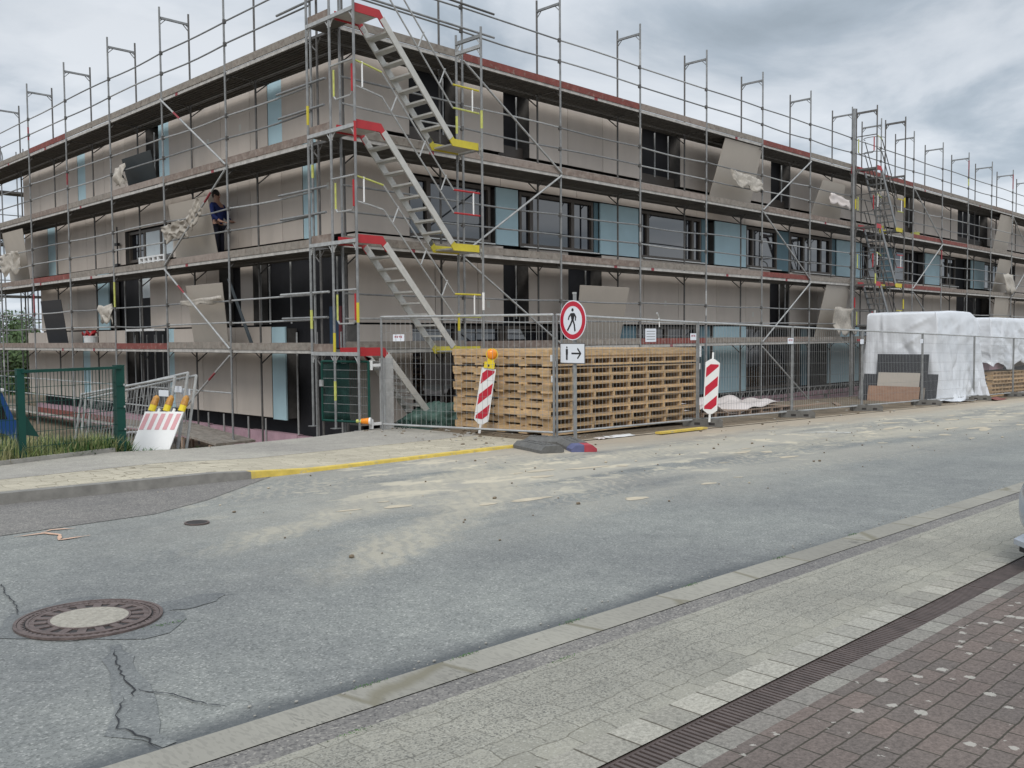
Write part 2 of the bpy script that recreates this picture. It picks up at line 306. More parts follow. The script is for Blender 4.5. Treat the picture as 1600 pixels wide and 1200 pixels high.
def bricks(name, c1, c2, mortar, w, h, ms, spots=False, off=.5):
    m, t, b = newmat(name, .85)
    v, raw = posn(t)
    br = N(t, 'ShaderNodeTexBrick', inp={'Color1': c1, 'Color2': c2, 'Mortar': mortar, 'Scale': 1.0, 'Mortar Size': ms, 'Mortar Smooth': .3, 'Bias': 0.0, 'Brick Width': w, 'Row Height': h})
    br.offset = off; t.links.new(v, br.inputs['Vector'])
    # slightly uneven edges
    dn = N(t, 'ShaderNodeTexNoise', inp={'Scale': 14.0, 'Detail': 3.0}); t.links.new(v, dn.inputs['Vector'])
    va = N(t, 'ShaderNodeVectorMath', operation='MULTIPLY_ADD'); va.inputs[1].default_value = (.012, .012, 0); t.links.new(dn.outputs['Color'], va.inputs[0]); t.links.new(v, va.inputs[2]); t.links.new(va.outputs[0], br.inputs['Vector'])
    c = br.outputs['Color']
    c = mixc(t, 1.0, c, ramp(t, noise_(t, v, 60, 4, .8), [(.3, (.6, .6, .6, 1)), (.7, (1.42, 1.42, 1.42, 1))]), 'MULTIPLY')
    c = mixc(t, 1.0, c, ramp(t, noise_(t, v, .8, 5), [(.3, (.85, .86, .87, 1)), (.7, (1.15, 1.13, 1.1, 1))]), 'MULTIPLY')
    # paler bricks next to the channel
    if spots:
        sp = N(t, 'ShaderNodeSeparateXYZ'); t.links.new(raw, sp.inputs[0])
        e2 = math_(t, 'MULTIPLY', mrange(t, math_(t, 'ADD', sp.outputs[1], math_(t, 'MULTIPLY', noise_(t, v, 2.2, 3), .12)), -12.70, -12.60), mrange(t, noise_(t, v, 3.5, 2), .4, .55))
        
        so1 = N(t, 'ShaderNodeTexVoronoi', inp={'Scale': 12.0, 'Randomness': 1.0}); t.links.new(va.outputs[0], so1.inputs['Vector'])
        sh = N(t, 'ShaderNodeSeparateXYZ'); t.links.new(so1.outputs['Color'], sh.inputs[0])
        rad = mrange(t, sh.outputs[0], .35, 1.0, .0, .34)
        sm = math_(t, 'LESS_THAN', math_(t, 'ADD', so1.outputs['Distance'], math_(t, 'MULTIPLY', noise_(t, v, 20, 5, .8), .9)), math_(t, 'ADD', rad, .44))
        c = mixc(t, math_(t, 'MULTIPLY', sm, .62), c, (.46, .44, .39, 1))
    t.links.new(c, b.inputs['Base Color']); bumpit(t, b, br.outputs['Fac'], -.5, .006)
bricks('brick_paving', (.148, .117, .103, 1), (.122, .104, .094, 1), (.045, .04, .03, 1), .2, .1, .0045, True)
bricks('border_blocks', (.34, .325, .28, 1), (.23, .22, .19, 1), (.10, .09, .07, 1), .2, .5, .006, False, 0)
bricks('border_row', (.25, .24, .21, 1), (.17, .155, .14, 1), (.06, .055, .045, 1), .2, .5, .005, False, 0)
m, t, b = newmat('soil', .95)
v, raw = posn(t); c = ramp(t, noise_(t, v, 1.2, 8, .7), [(.3, (.11, .09, .065, 1)), (.55, (.19, .15, .105, 1)), (.75, (.27, .22, .16, 1))]); t.links.new(c, b.inputs['Base Color']); bumpit(t, b, noise_(t, v, 6, 6), .8, .08)
m, t, b = newmat('sand_ground', .95)
v, raw = posn(t); c = ramp(t, noise_(t, v, 2.0, 8, .7), [(.3, (.27, .22, .165, 1)), (.5, (.37, .31, .235, 1)), (.72, (.47, .41, .32, 1))]); t.links.new(c, b.inputs['Base Color']); bumpit(t, b, noise_(t, v, 9, 6), .5, .03)

# ------------------------------------------------------------------ mesh builder
class MB:
    def __init__(s): s.v = []; s.f = []; s.m = []; s.mats = []
    def mi(s, m):
        if m not in s.mats: s.mats.append(m)
        return s.mats.index(m)
    def add(s, vs, fs, m):
        o = len(s.v); s.v += [tuple(p) for p in vs]; k = s.mi(m)
        for f in fs: s.f.append(tuple(i + o for i in f)); s.m.append(k)
        return s
    def box(s, a, b, m, X=None):
        x0, y0, z0 = a; x1, y1, z1 = b
        if x0 > x1: x0, x1 = x1, x0
        if y0 > y1: y0, y1 = y1, y0
        if z0 > z1: z0, z1 = z1, z0
        vs = [(x, y, z) for z in (z0, z1) for x, y in ((x0, y0), (x1, y0), (x1, y1), (x0, y1))]
        if X is not None: vs = [X @ Vector(p) for p in vs]
        return s.add(vs, [(0, 3, 2, 1), (4, 5, 6, 7), (0, 1, 5, 4), (1, 2, 6, 5), (2, 3, 7, 6), (3, 0, 4, 7)], m)
    def tube(s, p, q, r, m, n=8, caps=True, r2=None):
        p = Vector(p); q = Vector(q); d = q - p
        if d.length < 1e-6: return s
        u = d.orthogonal().normalized(); w = d.normalized().cross(u); r2 = r if r2 is None else r2
        vs = [p + r * (math.cos(2 * math.pi * i / n) * u + math.sin(2 * math.pi * i / n) * w) for i in range(n)]
        vs += [q + r2 * (math.cos(2 * math.pi * i / n) * u + math.sin(2 * math.pi * i / n) * w) for i in range(n)]
        fs = [(i, (i + 1) % n, n + (i + 1) % n, n + i) for i in range(n)]
        if caps: fs += [tuple(range(n - 1, -1, -1)), tuple(range(n, 2 * n))]
        return s.add(vs, fs, m)
    def path(s, pts, r, m, n=8):
        for a, b in zip(pts[:-1], pts[1:]): s.tube(a, b, r, m, n)
        return s
    def prism(s, poly, d, m, X=None):           # poly: 2D list in XY, extruded by d along z (list (z0,z1))
        n = len(poly); vs = [(x, y, z) for z in d for x, y in poly]
        if X is not None: vs = [X @ Vector(p) for p in vs]
        fs = [tuple(range(n - 1, -1, -1)), tuple(range(n, 2 * n))] + [(i, (i + 1) % n, n + (i + 1) % n, n + i) for i in range(n)]
        return s.add(vs, fs, m)
    def quad(s, a, b, c, d, th, m):             # thin slab from four corners, thickness th along normal
        a, b, c, d = map(Vector, (a, b, c, d)); nn = (b - a).cross(d - a).normalized() * th
        vs = [a, b, c, d, a + nn, b + nn, c + nn, d + nn]
        return s.add(vs, [(0, 3, 2, 1), (4, 5, 6, 7), (0, 1, 5, 4), (1, 2, 6, 5), (2, 3, 7, 6), (3, 0, 4, 7)], m)
    def build(s, name, parent=None, smooth=False):
        me = bpy.data.meshes.new(name)
        vs = s.v
        if parent is not None:
            o = ORG[parent.name] ; vs = [(x - o[0], y - o[1], z - o[2]) for x, y, z in vs]
        me.from_pydata(vs, [], s.f)
        for k in s.mats: me.materials.append(M[k])
        me.polygons.foreach_set('material_index', s.m)
        if smooth: me.polygons.foreach_set('use_smooth', [True] * len(s.f))
        me.update(); ob = bpy.data.objects.new(name, me); SC.collection.objects.link(ob)
        if parent is not None: ob.parent = parent; ORG[ob.name] = ORG[parent.name]
        else: ORG[ob.name] = (0, 0, 0)
        return ob
ORG = {}
def tag(o, label=None, cat=None, group=None, kind=None):
    if label: o['label'] = label
    if cat: o['category'] = cat
    if group: o['group'] = group
    if kind: o['kind'] = kind
    return o
def thing(name, label, cat, loc=(0, 0, 0), group=None):
    o = bpy.data.objects.new(name, None); SC.collection.objects.link(o); o.location = loc; o.empty_display_size = .2
    ORG[o.name] = tuple(loc); return tag(o, label, cat, group)
def copy_tree(src, loc, rz=0.0, label=None, parent=None):
    c = src.copy(); SC.collection.objects.link(c)
    if parent is None:
        c.location = loc; c.rotation_euler = (0, 0, rz)
        if label: c['label'] = label
    else: c.parent = parent
    for ch in list(src.children): copy_tree(ch, None, parent=c)
    return c
rnd = random.Random(11)
def G(x): return -1.41 - .022 * x

# ------------------------------------------------------------------ ground, road, pavements
EDGE = [(-200, -60), (-60, -21.), (-8.5, -3.55), (-6.76, -2.92), (-5.12, -2.29), (-4.02, -2.03), (-1.6, -1.6), (.1, -.95), (2.0, -.7), (300, -.7)]
def edge(x):
    for (a, ya), (b_, yb) in zip(EDGE[:-1], EDGE[1:]):
        if a <= x <= b_: return ya + (yb - ya) * (x - a) / (b_ - a)
    return -.7
def H(x, y):
    g = G(max(-60, min(x, 120))); e = edge(x)
    if x > 1.2: base = g + .015 if y > -4.75 else g - .03
    else: base = g - .03
    d = y - e
    if x < -4.6:
        if d > 0: base = g + .02 - max(0, min(2.2, (d - 1.2) * .5))
    elif d > -.02:
        k = min(1, max(0, (d + .02) / .5)); pit = (-2.35 if x > -1.2 else -3.2)
        if x > 2: pit = g - .62
        base = base * (1 - k) + pit * k
    if d > 0 and x > 1.2: base += .04 * noise.noise((x * 1.3, y * 1.3, 0))
    return base
def grid(xs, ys, hf, name, m, kind='structure'):
    vs = [(x, y, hf(x, y)) for y in ys for x in xs]; n = len(xs)
    fs = [(j * n + i, j * n + i + 1, (j + 1) * n + i + 1, (j + 1) * n + i) for j in range(len(ys) - 1) for i in range(n - 1)]
    o = MB().add(vs, fs, m).build(name, smooth=True); return tag(o, kind=kind)
def fr(a, b, s):
    r = []; x = a
    while x < b - 1e-6: r.append(round(x, 4)); x += s
    return r
xs = [-400, -200, -100, -60, -40, -30, -20, -15] + fr(-12, 30, .25) + fr(30, 60, 2) + [60, 80, 120, 300, 600]
ys = [-400, -200, -100, -50, -30, -20, -15.5, -12, -8, -6] + fr(-5, 2.5, .125) + fr(2.5, 30, 1.0) + [30, 40, 60, 100, 300, 600]
go = grid(xs, ys, lambda x, y: H(x, y) - (0.0), 'ground', 'soil')
LX = [-60, -20, -12, -10, -8, -6, -4, -2, 0, 2, 6, 10, 20, 40, 120]
def strip(name, y0, y1, m, dz=0.0, xs=LX):
    return grid(xs, [y0, y1], lambda x, y: G(x) + dz, name, m)
road = strip('road', -11.2, -4.6, 'asphalt')
strip('site_yard', -4.75, -.72, 'sand_ground', .012, [1.2, 4, 10, 20, 40, 120])
mb = MB()
def flat_poly(mb, pts, dz, m):
    mb.add([(x, y, G(x) + dz) for x, y in pts], [tuple(range(len(pts)))], m)
# patch strip of newer asphalt along the kerb
pp = [(-60, -6.8), (-7.86, -6.67), (-6.59, -6.55), (-5.9, -6.15), (-5.2, -5.6), (-4.6, -5.12), (-7, -5.12), (-60, -5.12)]
q = MB(); flat_poly(q, pp, .004, 'asphalt_patch'); q.build('asphalt_patch', road)
strip('gutter', -11.41, -11.2, 'gutter_concrete', .006)
strip('gutter_channel', -11.56, -11.41, 'asphalt_patch', .002)
strip('pavement', -12.24, -11.56, 'crazy_paving', .008)
strip('pavement_border', -12.398, -12.24, 'border_blocks', .008)
strip('pavement_border', -12.645, -12.542, 'border_row', .008)
strip('driveway', -60, -12.645, 'brick_paving', .008)

# cracks / tar patches / paint marks as parts of the road
def ribbon(name, pts, w, m, dz, jit=0.0, seed=1, parent=road):
    r = random.Random(seed); P = []
    for (x0, y0), (x1, y1) in zip(pts[:-1], pts[1:]):
        n = max(2, int(math.hypot(x1 - x0, y1 - y0) / (.035 if jit else .09)))
        for i in range(n):
            k = i / n; P.append((x0 + (x1 - x0) * k + r.uniform(-jit, jit), y0 + (y1 - y0) * k + r.uniform(-jit, jit)))
    P.append(pts[-1]); vs = []; n = len(P)
    for i, (x, y) in enumerate(P):
        a = P[max(0, i - 1)]; b_ = P[min(n - 1, i + 1)]; dx_, dy_ = b_[0] - a[0], b_[1] - a[1]; L = math.hypot(dx_, dy_) or 1
        ww = (w * (.5 + r.random() * .8) if jit else w * (1 + .25 * math.sin(i * .45 + seed) + .12 * math.sin(i * 1.3))) * (1 if 1 < i < n - 2 else .3) / 2
        vs += [(x - dy_ / L * ww, y + dx_ / L * ww, G(x) + dz), (x + dy_ / L * ww, y - dx_ / L * ww, G(x) + dz)]
    fs = [(2 * i, 2 * i + 1, 2 * i + 3, 2 * i + 2) for i in range(n - 1)]
    return MB().add(vs, fs, m).build(name, parent)
C1 = [(-8.34, -9.98), (-8.45, -10.33), (-8.48, -10.56), (-8.55, -10.66)]
C2 = [(-8.55, -10.62), (-8.63, -10.74), (-8.7, -10.90), (-8.66, -11.05), (-8.67, -11.20)]
C3 = [(-8.48, -10.56), (-8.40, -10.72), (-8.37, -10.85), (-8.30, -11.02)]
C4 = [(-8.60, -7.4), (-8.33, -8.28), (-8.39, -8.63), (-8.42, -8.85), (-8.47, -9.05)]
C5 = [(-9.4, -9.1), (-8.9, -9.22), (-8.63, -9.3)]
def blob(cx, cy, rx, ry, seed, m, dz, rot=0, name='tar_patch', parent=road, n=26):
    r = random.Random(seed); ph = [r.uniform(0, 6.28) for _ in range(3)]; pts = []
    for i in range(n):
        a = 2 * math.pi * i / n; k = 1 + .16 * math.sin(2 * a + ph[0]) + .12 * math.sin(3 * a + ph[1]) + .07 * math.sin(7 * a + ph[2])
        x, y = rx * k * math.cos(a), ry * k * math.sin(a); pts.append((cx + x * math.cos(rot) - y * math.sin(rot), cy + x * math.sin(rot) + y * math.cos(rot)))
    mb = MB(); flat_poly(mb, pts, dz, m); return mb.build(name, parent)
ribbon('tar_patch', [(-8.30, -9.9), (-8.40, -10.2), (-8.48, -10.5), (-8.56, -10.75), (-8.66, -10.95), (-8.62, -11.18)], .16, 'tar', .004, .0, 3)
blob(-8.22, -9.38, .43, .43, 5, 'tar', .0035)
blob(-7.72, -9.42, .22, .13, 8, 'tar', .0037)
for i, c in enumerate((C1, C2, C3, C4, C5)): ribbon('crack', c, .007, 'crack', .008, .009, 20 + i)
ribbon('paint_mark', [(-7.80, -6.80), (-7.58, -6.80), (-7.52, -6.95), (-7.60, -7.15), (-7.36, -7.12)], .03, 'marking_orange', .008, .003, 31)
ribbon('paint_mark', [(-7.60, -6.78), (-7.50, -6.70), (-7.34, -6.76)], .03, 'marking_orange', .0085, .003, 32)
ribbon('paint_mark', [(5.55, -6.35), (5.9, -6.62), (6.35, -6.98), (6.0, -6.95), (6.15, -6.62), (5.75, -6.5)], .05, 'marking_white', .008, .003, 33)
rr = random.Random(5)
for i in range(46):
    x = rr.uniform(-5.5, 16); y = rr.uniform(-8.9, -6.4); s = rr.uniform(.025, .11) * (1 + max(0, x) * .05)
    blob(x, y, s * rr.uniform(1.2, 3.2), s * .7, 100 + i, 'dust', .003, rr.uniform(-.35, .2), 'sand_fleck')

# far sidewalk (one structure: kerb + paving + asphalt)
def KH(x): return .10 if x < -5.3 else (.03 if x > -3.9 else .10 - .07 * (x + 5.3) / 1.4)
sx = [-60, -30, -20, -12, -10, -8.5, -7.5, -6.76, -6, -5.3, -5.12, -4.85, -4.4, -4.02, -3.5, -3, -2.2, -1.6, -.8, .1, .55]
def kerb_y(x): return -5.12 if x < -4.6 else -5.12 + min(.40, (x + 4.6) * .095)
def joint_y(x): return -4.3 if x < -8 else (-4.25 + (x + 8) * .155 if x < -3 else -3.5 + (x + 3) * .11)
def sw(name, yf0, yf1, m, dz, xs=sx, skirt=False):
    vs = []; fs = []
    for x in xs: vs += [(x, yf0(x), G(x) + KH(x) + dz), (x, yf1(x), G(x) + KH(x) + dz)]
    if skirt:
        for x in xs: vs += [(x, yf0(x) - .012, G(x) - .02)]
    n = len(xs)
    for i in range(n - 1):
        fs.append((2 * i, 2 * i + 2, 2 * i + 3, 2 * i + 1))
        if skirt: fs.append((2 * n + i, 2 * n + i + 1, 2 * i + 2, 2 * i))
    return tag(MB().add(vs, fs, m).build(name), kind='structure')
kx = [x for x in sx if x <= -4.85]; ky = [-4.85, -4.4, -4.02, -3.5, -3, -2.2, -1.6, -.8, .1, .25]
sw('kerb', kerb_y, lambda x: kerb_y(x) + .13, 'kerb_grey', .004, kx, True)
sw('kerb_painted', kerb_y, lambda x: kerb_y(x) + .12, 'kerb_yellow', .004, ky, True)
sw('sidewalk', lambda x: kerb_y(x) + .12, joint_y, 'walk_paving', 0)
sw('sidewalk_asphalt', joint_y, lambda x: edge(x) + .02, 'walk_asphalt', .002)
mb = MB()   # thin retaining edge under the sidewalk's back
for a, b_ in zip(sx[:-1], sx[1:]):
    mb.quad((a, edge(a) + .02, G(a) - 1.6), (b_, edge(b_) + .02, G(b_) - 1.6), (b_, edge(b_) + .02, G(b_) + KH(b_) - .004), (a, edge(a) + .02, G(a) + KH(a) - .004), -.08, 'concrete')
tag(mb.build('sidewalk_edge'), kind='structure')
mb = MB()   # stone edging in front of the grass
for a, b_ in zip([-12, -10, -8.5, -6.76], [-10, -8.5, -6.76, -5.2]):
    mb.quad((a, edge(a) + .03, G(a)), (b_, edge(b_) + .03, G(b_)), (b_, edge(b_) + .03, G(b_) + .15), (a, edge(a) + .03, G(a) + .15), -.07, 'concrete')
tag(mb.build('kerb_edging'), kind='structure')

# drain channel
dr = thing('drain_channel', 'long rust brown slotted drain channel set between pale border blocks and dark brick paving', 'drain', (-8, -12.47, G(-8)))
k = 0
for i in range(-10, 12):
    x0 = float(i); L = .995
    if x0 < -9 or x0 > 11: continue
    mb = MB(); X = Matrix.Translation((x0, -12.47, G(x0 + .5) + .004)) @ Matrix.Rotation(.022, 4, 'Y')
    mb.box((0, -.078, -.05), (L, -.062, .006), 'grate_iron', X); mb.box((0,   .062, -.05), (L, .078, .006), 'grate_iron', X)
    for j in range(33): mb.box((.006 + j * .03, -.062, -.02), (.022 + j * .03, .062, .005), 'grate_iron', X)
    mb.box((.33, -.004, -.025), (.34, .004, .0035), 'grate_iron', X)
    mb.build('grate', dr)
mb = MB(); mb.box((-9, -12.56, G(-9) - .3), (12, -12.38, G(12) - .12), 'iron_dark'); mb.build('channel', dr)

# manholes
mh = thing('manhole_cover', 'round cast iron manhole cover with pale concrete centre in the asphalt', 'manhole cover', (-8.22, -9.38, G(-8.22)))
def ring(mb, c, r0, r1, z0, z1, m, n=64, teeth=0, amp=0):
    T = Matrix.Translation(c) @ Matrix.Rotation(.022, 4, 'Y'); vs = []
    for i in range(n):
        a = 2 * math.pi * i / n; rr0 = r0 + (amp if teeth and i % 2 else 0)
        for r, z in ((rr0, z0), (r1, z0), (r1, z1), (rr0, z1)): vs.append(T @ Vector((r * math.cos(a), r * math.sin(a), z)))
    fs = []
    for i in range(n):
        j = (i + 1) % n
        for k_ in range(4): fs.append((4 * i + k_, 4 * j + k_, 4 * j + (k_ + 1) % 4, 4 * i + (k_ + 1) % 4))
    mb.add(vs, fs, m)
c0 = (-8.22, -9.38, G(-8.22) + .004)
mb = MB(); ring(mb, c0, .348, .364, 0, .012, 'iron'); ring(mb, c0, .31, .348, 0, .006, 'iron_dark'); ring(mb, c0, .313, .345, 0, .0095, 'iron', 120, 1, .018); mb.build('frame', mh)
mb = MB(); ring(mb, c0, .294, .306, 0, .012, 'iron'); ring(mb, c0, .19, .204, 0, .012, 'iron'); ring(mb, c0, .204, .294, 0, .005, 'iron_dark')
T = Matrix.Translation(c0) @ Matrix.Rotation(.022, 4, 'Y')
for i in range(18):
    Xr = T @ Matrix.Rotation(2 * math.pi * i / 18, 4, 'Z')
    mb.box((.206, -.020, 0), (.292, .022, .0105), 'iron', Xr); mb.box((.265, -.045, 0), (.292, .05, .0095), 'iron', Xr)
cv = mb.build('cover', mh)
mb = MB(); mb.prism([(.191 * math.cos(2 * math.pi * i / 48), .191 * math.sin(2 * math.pi * i / 48)) for i in range(48)], (0, .013), 'cover_concrete', T); mb.build('concrete_fill', cv)
c1 = (-6.53, -7.2, G(-6.53) + .003); T = Matrix.Translation(c1)
vc_ = thing('valve_cover', 'small dark round valve cover further up the road', 'valve cover', c1)
mb = MB(); ring(mb, c1, .085, .10, 0, .01, 'iron', 32); mb.build('frame', vc_)
mb = MB(); mb.prism([(.084 * math.cos(2 * math.pi * i / 24), .084 * math.sin(2 * math.pi * i / 24)) for i in range(24)], (0, .008), 'iron_dark', T); mb.build('lid', vc_)

# ------------------------------------------------------------------ building
BL = thing('unfinished_building', 'long three storey building shell with grey brown panels behind the scaffolding', 'building', (1.2, 1.2, -1.6))
WO = 1.2; XE = 54.0; YE = 20.87
mb = MB()
mb.box((WO + .42, WO + .42, -3.6), (XE, YE - .3, 6.30), 'membrane'); mb.build('wall', BL)
mb = MB(); mb.box((WO + .05, WO + .05, 6.302), (XE, YE, 6.42), 'galv_dark'); mb.box((WO + .02, WO + .02, 6.18), (WO + .12, YE, 6.30), 'galv_dark'); mb.box((WO + .12, WO + .02, 6.18), (XE, WO + .12, 6.30), 'galv_dark'); mb.build('roof', BL)
def PW(ax, u, w, z): return (u, w, z) if ax == 0 else (w, u, z)
far_panels = MB(); nfar = 0
BANDS = {'T': (4.60, 6.17), 'M': (2.44, 4.54), 'B': (.575, 2.415), 'G': (-1.57, .55), 'H': (3.80, 4.54), 'S': (2.44, 2.60)}
def panel(ax, u0, u1, z0, z1, m='cladding', nm='cladding_panel', w=WO):
    g = .008; a = PW(ax, u0 + g, w, z0 + g); b_ = PW(ax, u1 - g, w + .012, z1 - g)
    a2 = PW(ax, u0 + .02, w + .0125, z0 + .02); b2 = PW(ax, u1 - .02, w + .40, z1 - .02)
    if u0 > 30 and m == 'cladding':
        far_panels.box(a, b_, m); far_panels.box(a2, b2, 'insulation'); return
    q = MB(); q.box(a, b_, m); q.box(a2, b2, 'insulation'); return q.build(nm, BL)
def run(ax, band, u0, u1, seams=(), **k):
    z0, z1 = BANDS[band]; us = [u0] + [s for s in seams if u0 < s < u1] + [u1]
    for a, b_ in zip(us[:-1], us[1:]): panel(ax, a, b_, z0, z1, **k)
def seamer(u0, u1, st):
    n = max(1, round((u1 - u0) / st)); return [u0 + (u1 - u0) * i / n for i in range(1, n)]
# right facade (ax 0)
for band, segs in {
    'T': [(1.212, 2.65, []), (4.0, 5.5, [4.14]), (6.38, 10.93, [7.8, 9.21]), (12.79, 18.06, [15.1]), (19.36, 29.1, seamer(19.36, 29.1, 2.3)), (30.2, 35.4, [32.6]), (39.55, 54, seamer(39.55, 54, 2.4))],
    'B': [(1.212, 5.46, [3.32, 4.62]), (6.32, 7.80, []), (9.14, 18.04, [11.0, 12.7, 14.77, 16.5]), (19.3, 29.8, seamer(19.3, 29.8, 2.3)), (29.8, 35.4, [32.4]), (40.1, 54, seamer(40.1, 54, 2.4))]}.items():
    for u0, u1, s in segs: run(0, band, u0, u1, s)
run(0, 'M', 1.212, 2.62); run(0, 'H', 2.62, 44, seamer(2.62, 44, 2.8)); run(0, 'M', 44, 54, [46.5, 49])
run(0, 'G', 1.212, 2.66)
# blue boards of the ribbon storey
def blue(ax, u0, u1, z0, z1, m='blue_board', nm='blue_board', w=WO + .06): 
    q = MB(); q.box(PW(ax, u0, w, z0), PW(ax, u1, w + .04, z1), m); q.box(PW(ax, u0 + .03, w + .0405, z0 + .03), PW(ax, u1 - .03, w + .33, z1 - .03), 'insulation'); q.build(nm, BL)
for u0, u1 in ((5.29, 6.03), (9.17, 10.83), (14.76, 16.6), (23.1, 25.25), (31.7, 33.4), (37.5, 39.4)): blue(0, u0, u1, 2.45, 3.79)
for u0, u1 in ((8.98, 9.15), (14.1, 14.45), (18.72, 19.55), (22.7, 23.08), (27.2, 28.4), (10.86, 10.95)): blue(0, u0, u1, 2.45, 3.79, 'teal_board', 'blue_board', WO + .12)
for u0, u1 in ((14.72, 16.62), (22.45, 25.1), (31.7, 33.4)): blue(0, u0, u1, -1.55, .54, nm='blue_board')
for u0, u1 in ((9.1, 10.85), (14.1, 14.65), (20.6, 21.0)): blue(0, u0, u1, -1.55, .54, 'teal_board', 'blue_board', WO + .16)
# windows
def window(ax, u0, u1, z0, z1, mull=(), trans=(), w=WO + .10, pane='glass', fm='brown_frame'):
    q = MB(); f = .08
    q.box(PW(ax, u0, w, z0), PW(ax, u0 + f, w + .12, z1), fm); q.box(PW(ax, u1 - f, w, z0), PW(ax, u1, w + .12, z1), fm)
    q.box(PW(ax, u0 + f, w, z0), PW(ax, u1 - f, w + .12, z0 + f), fm); q.box(PW(ax, u0 + f, w, z1 - f), PW(ax, u1 - f, w + .12, z1), fm)
    win = q.build('window', BL)
    fs = [u0 + f] + list(mull) + [u1 - f]
    for mm_ in mull:
        q = MB(); q.box(PW(ax, mm_ - .06, w + .004, z0 + f), PW(ax, mm_ + .06, w + .116, z1 - f), fm); q.build('mullion', win)
    for tt in trans:
        q = MB(); q.box(PW(ax, u0 + f, w + .01, tt - .03), PW(ax, u1 - f, w + .10, tt + .03), fm); q.build('transom', win)
    q = MB(); q.box(PW(ax, u0 + f, w + .07, z0 + f), PW(ax, u1 - f, w + .09, z1 - f), pane); q.build('pane', win)
    return win
for u0, u1, mu_ in ((2.64, 5.14, (3.25,)), (6.12, 8.92, (6.55, 8.1)), (10.98, 14.05, (11.35, 13.6)), (16.65, 18.68, (17.1,)), (19.6, 22.65, (20.6, 21.9)), (25.3, 27.1, (25.9,)), (28.45, 30.4, (29.9,)), (33.5, 35.5, (34.5,)), (39.5, 43.8, (40.7, 42.2))):
    window(0, u0, u1, 2.46, 3.78, mu_)
for u0, u1, mu_ in ((2.70, 5.6, (4.1,)), (5.7, 9.0, (7.3,)), (10.95, 14.0, (12.4,)), (16.7, 20.5, (18.3,)), (25.2, 31.5, (27.2, 29.3)), (33.5, 44, (36, 39, 41.5))):
    window(0, u0, u1, -1.54, .53, mu_, (.05,), w=WO + .2)
for u0, u1 in ((2.66, 5.14), (6.1, 8.98), (10.95, 14.1), (16.65, 18.7), (19.6, 22.7), (25.3, 27.1), (28.4, 30.4), (33.5, 35.5), (39.5, 43.8)):
    q = MB(); q.box((u0, WO - .07, 2.425), (u1, WO + .05, 2.452), 'sill_alu'); q.build('window_sill', BL)
for u, z_, ax_ in ((12.0, 1.12, 0), (16.9, .86, 0), (4.9, .95, 0), (8.9, .80, 0), (15.6, 5.0, 0), (24.6, 1.0, 0), (26.5, 5.1, 0), (7.3, 5.1, 1), (13.1, 3.1, 1), (5.7, 5.2, 1), (16.9, 1.3, 1), (8.4, .9, 1), (2.1, 3.4, 1)):
    q = MB(); q.box(PW(ax_, u, WO - .003, z_), PW(ax_, u + .10, WO - .0005, z_ + .15), 'sticker'); q.build('sticker', BL)
def poles(ax, us, z0, z1, w=WO + .02, nm='batten'):
    for u in us:
        q = MB(); q.tube(PW(ax, u, w, z0), PW(ax, u, w, z1), .022, 'galv_light', 6); q.build(nm, BL)
poles(0, (3.62, 5.95, 11.55, 12.2, 18.8, 29.7, 36.1, 37, 37.7, 38.4), 4.75, 5.98)
poles(0, (5.9, 8.5, 18.7, 19.1, 36.5, 38), .7, 2.3)
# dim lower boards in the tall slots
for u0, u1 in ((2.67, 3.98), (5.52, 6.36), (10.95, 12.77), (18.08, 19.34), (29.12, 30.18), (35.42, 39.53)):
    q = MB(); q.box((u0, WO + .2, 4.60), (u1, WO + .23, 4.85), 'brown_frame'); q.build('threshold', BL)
# left facade (ax 1)
for band, segs in {
    'T': [(1.212, 3.92, [2.6]), (4.52, 9.5, [5.3, 6.7, 8.1]), (10.9, 15.24, [12.3, 13.8]), (15.87, 20.87, [17.5, 19.2])],
    'M': [(1.226, 2.59, []), (3.13, 9.4, [3.97, 5.35, 5.95, 7.6]), (12.44, 17.96, [13.8, 15.3, 16.6]), (18.66, 20.87, [])],
    'B': [(5.32, 5.9, []), (6.94, 10.89, [7.6, 9.0]), (14.57, 19.47, [16.2, 17.9])],
    'G': [(4.55, 9.5, [6.2, 7.9]), (12.62, 15.3, [14]), (15.87, 20.87, [17.4, 19.2])]}.items():
    for u0, u1, s in segs: run(1, band, u0, u1, s)
panel(1, 9.4, 12.44, 3.38, 4.54); panel(1, 1.226, 1.5, .575, 2.415)
BANDS['Gx'] = (-1.57, .52)
for u0, u1, z0, z1 in ((3.93, 4.51, 4.56, 6.17), (9.5, 10.12, 4.56, 6.17), (15.25, 15.86, 4.56, 6.17), (2.6, 3.12, 2.44, 4.54), (17.97, 18.65, 2.44, 4.54), (13.76, 14.56, .575, 2.415), (3.98, 4.54, -1.6, .53), (9.51, 9.9, -1.57, .55), (15.31, 15.86, -1.57, .55)):
    blue(1, u0, u1, z0, z1, w=WO + .01)
window(1, 9.42, 12.42, 2.48, 3.36, (10.35, 11.4), pane='glass')
q = MB(); q.box((WO + .12, 9.52, 2.60), (WO + .14, 10.28, 3.28), 'painted_daylight_pane'); q.box((WO + .12, 10.42, 2.60), (WO + .14, 11.32, 3.28), 'painted_daylight_pane'); q.build('painted_daylight_pane', BL)  # added panes: sky brightness in the glass painted as pale colour
q = MB(); q.box((WO + .12, 10.92, 1.45), (WO + .14, 11.72, 2.1), 'painted_daylight_pane'); q.build('painted_daylight_pane', BL)  # added pane, daylight in the dark opening painted as pale colour
poles(1, (1.9, 2.9, 3.7, 4.6, 5.0), .6, 2.3); poles(1, (11.6, 12.6, 13.3), -1.4, 2.3); poles(1, (19.8, 20.4), .6, 2.2)
